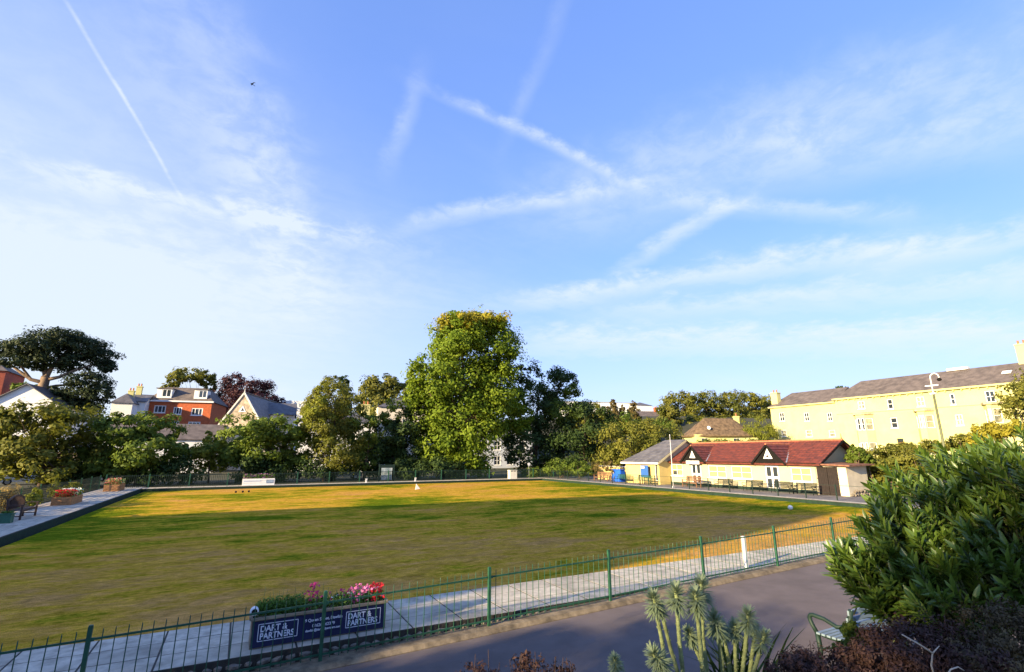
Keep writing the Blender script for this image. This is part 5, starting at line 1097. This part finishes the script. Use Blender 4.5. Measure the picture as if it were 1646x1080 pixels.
# invented trees, added out of view at left to shade footpath and planting
def plain_tree(name, label, c, h, r, mat, n, leaf):
    t = thing(name, label, 'tree', c, 0); m = MB(); bl = [((0, 0, h * .6), (r, r, h * .38)), ((r * .5, -.5, h * .45), (r * .7, r * .7, h * .25)), ((-r * .3, r * .5, h * .5), (r * .7, r * .7, h * .3))]; limbs(m, (0, 0, 0), bl, .25); part('trunk', m, M_bark, t, True)
    P, N, T = crown_points(bl, n, .34, 14, .8, .4); link('crown', leaf_mesh('crown', P, N, leaf * (.6 + .7 * rng.random(len(P))), T, mat), t); return t
plain_tree('unseen_shade_tree', 'unseen tall round tree added beyond the left edge to shade the footpath', (-19, 1.2, .8), 7.1, 2.5, L_mid, 13000, .17)
plain_tree('unseen_shade_tree', 'unseen smaller round tree added beyond the left edge to shade the paving', (-19, 5.6, 0), 6.3, 2.4, L_mid, 11000, .17)
plain_tree('unseen_shade_tree', 'unseen round tree added on the bank beyond the left edge to shade the glossy shrub', (-15, -3.5, 1.4), 7.0, 2.2, L_mid, 8000, .17)

plain_tree('unseen_shade_tree', 'unseen slim round tree added on the bank beyond the left edge to shade the spurge', (-15, -0.7, 1.3), 5.2, 1.5, L_mid, 4500, .15)

# ------------------------------------------------------------------ foreground planting on the bank
def blade(L, W, curve=.12, fold=.25, n=4):
    """a leaf: folded blade along +y"""
    m = MB()
    for i in range(n + 1):
        f = i / n; w = W * (math.sin(math.pi * (f * .9 + .06)) ** .8) * .5; z = -curve * L * f * f
        m.v += [(-w, L * f, z + w * fold), (0, L * f, z), (w, L * f, z + w * fold)]
    for i in range(n):
        a = 3 * i; m.f += [(a, a + 1, a + 4, a + 3), (a + 1, a + 2, a + 5, a + 4)]
    return m
def frame_from(direction, up):
    y = Vector(direction).normalized(); x = y.cross(Vector(up)); x = x.normalized() if x.length > 1e-4 else Vector((1, 0, 0)); return Matrix((x, y, x.cross(y))).transposed()
L_laurel = leafmat('laurel_leaves', (.045, .095, .012), (.150, .225, .030), .22, .34, .5)
sb = thing('laurel_shrub', 'big glossy green long leaved shrub filling the right foreground', 'shrub', DD(1500, 1075, 3.0))
sbo = Vector(sb.location)
lb_bl = [(1450, 895, 92, 92, 3.0), (1405, 930, 58, 55, 2.9), (1500, 850, 105, 105, 3.15), (1560, 800, 95, 90, 3.3), (1620, 770, 80, 80, 3.35), (1580, 900, 120, 110, 2.9), (1660, 860, 120, 150, 2.9), (1500, 950, 100, 65, 2.75), (1720, 760, 90, 90, 3.3), (1365, 905, 36, 34, 3.0)]
variants = [blade(l, w, cv, .3) for l, w, cv in ((.078, .021, .10), (.092, .024, .16), (.066, .019, .05), (.084, .022, .22))]
vmesh = []
for i, b_ in enumerate(variants):
    for tn in (.1, .35, .6, .9):
        me = b_.mesh('leaf', L_laurel, True); a = me.attributes.new('tint', 'FLOAT', 'POINT'); a.data.foreach_set('value', [tn] * len(me.vertices)); vmesh.append((me, i, tn))
rightv = Vector((math.cos(YAW), math.sin(YAW), 0)); leaves = []; stm = MB()
for (px, py, rx, ry, d) in lb_bl:
    c = DD(px, py, d); s = d / FPX; rad = Vector((rx * s, rx * s * .9, ry * s)); ns = int(18 + rx * ry / 80)
    for k in range(ns):
        u = Vector(unit(1)[0]); f = random.uniform(.62, 1.0); tip = c + Vector((u.x * rad.x, u.y * rad.y, u.z * rad.z)) * f
        if tip.z < .9: continue
        dr = (u * .5 + Vector((0, 0, .75)) - rightv * .42 + Vector(unit(1)[0]) * .25).normalized(); ln = random.uniform(.10, .17); st_ = tip - dr * ln
        stm.tube([st_ - dr * .18, st_, tip], [.0045, .0035, .002], 5, False)
        nl = random.randint(13, 18)
        for j in range(nl):
            g_ = (j + .5) / nl; a = j * 2.4 + random.random(); p = st_.lerp(tip, g_); q = dr.orthogonal().normalized(); w2 = dr.cross(q); radial = q * math.cos(a) + w2 * math.sin(a)
            spread_ = .95 - .65 * g_; ld = (dr + radial * spread_).normalized(); Mx = frame_from(ld, dr + Vector((0, 0, .2)))
            leaves.append((depth(p), p, Mx, random.uniform(.75, 1.15) * (1.05 - .3 * (g_ > .85)), random.randrange(len(vmesh))))
wpart('stems', stm, pbr('green_twig', (.10, .11, .04), .7, .3, 8), sb)
leaves.sort(key=lambda q: q[0])
vis = [l for l in leaves if 1310 < CX + FPX * ((l[1] - CP).dot(rightv)) / l[0] < 1646]
front = set(id(l) for l in vis[:300])
rest_v, rest_f, rest_t = [], [], []
for l in leaves:
    d, p, Mx, sc, vi = l; me, bi, tn = vmesh[vi]
    if id(l) in front:
        o = link('leaf', me, sb); o.matrix_local = Matrix.Translation(p - sbo) @ (Mx.to_4x4()) @ Matrix.Scale(sc, 4)
    else:
        b_ = variants[bi]; o0 = len(rest_v); rest_v += [tuple(p - sbo + Mx @ (Vector(v) * sc)) for v in b_.v]; rest_f += [tuple(i + o0 for i in f) for f in b_.f]; rest_t += [tn] * len(b_.v)
me = bpy.data.meshes.new('foliage'); me.from_pydata(rest_v, [], rest_f); a = me.attributes.new('tint', 'FLOAT', 'POINT'); a.data.foreach_set('value', rest_t); me.materials.append(L_laurel)
for p_ in me.polygons: p_.use_smooth = True
o = link('foliage', me, sb); o['kind'] = 'stuff'
# purple leaved low shrubs
L_purple = leafmat('purple_leaves', (.030, .016, .016), (.100, .055, .042), .15)
L_brown = leafmat('brown_green_leaves', (.045, .034, .020), (.130, .098, .045), .15)
def px_shrub(name, label, bl, mat, n, leaf, basez, aspect=.4, shell=.4):
    bs = []
    for (px, py, rx, ry, d) in bl:
        c = DD(px, py, d); s = d / FPX; bs.append((tuple(c), (rx * s, rx * s, ry * s)))
    b0 = Vector((bs[0][0][0], bs[0][0][1], basez)); t = thing(name, label, 'shrub', b0); m = MB()
    for c, r_ in bs:
        for k in range(14):
            e = Vector(c) + Vector(unit(1)[0]) * .9 * r_[0]; s0 = Vector((c[0], c[1], basez)) + Vector((random.uniform(-.15, .15), random.uniform(-.15, .15), 0)); m.tube([s0, s0.lerp(e, .5) + Vector((0, 0, .05)), e], [.006, .004, .0015], 5, False)
    wpart('twigs', m, pbr('dark_twig', (.06, .035, .03), .8, .3, 8), t); P, N, T = crown_points(bs, n, .30, 26, .9, shell, kden=30)
    c = link('foliage', leaf_mesh('foliage', P, N, leaf * (.6 + .7 * rng.random(len(P))), T, mat, aspect), t); c.location = -b0; return t
px_shrub('purple_shrub', 'dark purple small leaved shrub at the bottom right below the bench', [(1310, 1092, 60, 42, 2.3), (1375, 1080, 50, 38, 2.35), (1270, 1092, 40, 36, 2.2)], L_purple, 14000, .0095, .9)
px_shrub('brown_shrub', 'brownish small leaved shrub under the glossy shrub', [(1470, 1045, 70, 48, 2.3), (1545, 1060, 70, 50, 2.2), (1420, 1060, 50, 40, 2.25)], L_purple, 17000, .0095, .9)
px_shrub('brown_shrub', 'olive brown small leaved shrub in the bottom right corner', [(1620, 1030, 70, 60, 2.3), (1680, 1060, 80, 70, 2.2), (1590, 1075, 60, 40, 2.1)], L_brown, 15000, .0095, .9)
px_shrub('purple_sprigs', 'dark purple sprigs poking up at the bottom edge left of the spurge', [(775, 1085, 40, 16, 2.3), (850, 1080, 40, 20, 2.3), (900, 1085, 30, 16, 2.3), (843, 1058, 10, 16, 2.3)], L_purple, 1500, .011, .9, shell=.2)
# spurge (euphorbia)
L_spurge = leafmat('spurge_leaves', (.13, .18, .10), (.30, .36, .22), .25)
eu = thing('spurge_plant', 'tall spurge with bare leaning stems and grey green leaf heads', 'plant', DD(1110, 1140, 2.35)); eo = Vector(eu.location)
heads = [(1050, 958, 1075, 1120, 2.35, 1.0), (1060, 972, 1100, 1130, 2.45, .7), (1086, 948, 1108, 1130, 2.3, 1.05), (1118, 955, 1128, 1130, 2.3, 1.0), (1127, 938, 1138, 1130, 2.4, 1.1), (1050, 1050, 1110, 1130, 2.2, 1.05), (1106, 1014, 1150, 1130, 2.5, .8), (1148, 992, 1165, 1130, 2.4, 1.0), (1181, 1004, 1188, 1130, 2.45, .8), (1203, 985, 1192, 1130, 2.4, .95), (1229, 1020, 1195, 1130, 2.35, .8), (988, 1058, 1000, 1130, 2.3, .7), (1160, 1005, 1180, 1130, 2.5, .75), (1215, 1005, 1200, 1130, 2.5, .6)]
M_stem = pbr('spurge_stem', (.26, .31, .13), .8, .4, 30, .6, 120)
for (hx_, hy, bx_, by_, d, sc) in heads:
    sc *= 1.05
    tip, bs = DD(hx_, hy, d), DD(bx_, by_, d + .05); mid = bs.lerp(tip, .55) + rightv * random.uniform(-.012, .012)
    pts = [bs, bs.lerp(mid, .5) + rightv * random.uniform(-.008, .008), mid, mid.lerp(tip, .6), tip]; m = MB(); m.tube(pts, [.0105, .010, .0098, .009, .0075], 9)
    for k in range(26):
        f = random.uniform(.05, .85); i0 = min(3, int(f * 4)); p = pts[i0].lerp(pts[i0 + 1], f * 4 - i0); u = Vector(unit(1)[0]); u.z = abs(u.z) * .3; u.normalize(); m.bar(p + u * .008, p + u * .0135, .005, .0035)
    wpart('stem', m, M_stem, eu, True)
    ax = (tip - mid).normalized(); v_, f_, t_ = [], [], []
    for k in range(int(220 * sc)):
        g_ = random.random(); a = k * 2.399; q = ax.orthogonal().normalized(); w2 = ax.cross(q); radial = q * math.cos(a) + w2 * math.sin(a)
        ld = (ax * (1.0 - 1.35 * (1 - g_)) + radial * (.30 + .8 * (1 - g_))).normalized(); L = (.072 - .018 * g_) * sc * random.uniform(.75, 1.1); b_ = blade(L * .85, .0062, .22, .2, 3); Mx = frame_from(ld, ax); p = tip - ax * (1 - g_) * .075 * sc; o0 = len(v_)
        v_ += [tuple(p - eo + Mx @ Vector(v)) for v in b_.v]; f_ += [tuple(i + o0 for i in f) for f in b_.f]; t_ += [min(1, .15 + .7 * g_ + random.uniform(-.15, .15))] * len(b_.v)
    me = bpy.data.meshes.new('leaf_head'); me.from_pydata(v_, [], f_); a = me.attributes.new('tint', 'FLOAT', 'POINT'); a.data.foreach_set('value', t_); me.materials.append(L_spurge); link('leaf_head', me, eu)
# strappy dark leaves behind the spurge
L_strap = leafmat('strap_leaves', (.028, .055, .020), (.075, .120, .035), .2)
sp2 = thing('strap_leaved_plant', 'dark strap leaved clump behind the spurge', 'plant', DD(1195, 1120, 2.75)); so_ = Vector(sp2.location)
for k in range(70):
    tx_, ty_ = random.uniform(1085, 1285), random.uniform(985, 1075); e = DD(tx_, ty_, 2.75 + random.uniform(-.25, .25)) - so_; b0 = Vector((random.uniform(-.12, .12), random.uniform(-.12, .12), 0)); m = blade(max(.2, (e - b0).length), .016, .14, .3, 5)
    me = m.mesh('strap_leaf', L_strap, True); a = me.attributes.new('tint', 'FLOAT', 'POINT'); a.data.foreach_set('value', [random.random()] * len(me.vertices))
    o = link('strap_leaf', me, sp2); o.matrix_local = Matrix.Translation(b0) @ frame_from(e - b0, (0, 0, 1)).to_4x4()
px_shrub('pale_shrub', 'light green fine leaved tuft beside the near bench', [(1375, 1022, 20, 22, 3.2), (1365, 1045, 20, 16, 3.2)], L_mid, 2600, .016, 1.0)

# pale bare twigs in the corner shrub
tw = thing('bare_twig', 'pale dry twigs sticking up from the brown shrub at bottom right', 'twig', DD(1500, 1085, 2.0)); to = Vector(tw.location)
for pts in ([(1503, 1090), (1497, 1070), (1499, 1050), (1510, 1038)], [(1499, 1050), (1478, 1036), (1450, 1020)], [(1520, 1090), (1528, 1076), (1540, 1072), (1550, 1078)]):
    wpart('twig', MB().tube([DD(x, y, 1.95) for x, y in pts], [.0035, .003, .0025, .0015][:len(pts)], 6), pbr('dry_twig', (.55, .45, .33), .8, .2, 8), tw, True)
# a bird far off in the sky
bd = DD(405, 135, 70); bt_ = thing('bird', 'tiny dark bird flying high at upper left', 'bird', bd, R(30))
part('body', MB().tube([(-.22, 0, 0), (-.1, 0, .01), (.05, 0, 0), (.18, 0, -.01), (.32, 0, 0)], [.02, .06, .075, .045, .015], 8), M_black, bt_, True)
for sy in (-1, 1): part('wing', MB().prism([(-.08, sy * .05, .02), (.10, sy * .05, .02), (.14, sy * .34, .16), (.22, sy * .58, .10), (.02, sy * .34, .16)], (0, 0, -.012)), M_black, bt_)
part('tail', MB().prism([(.3, -.02, 0), (.3, .02, 0), (.46, .07, .0), (.46, -.07, .0)], (0, 0, -.01)), M_black, bt_)
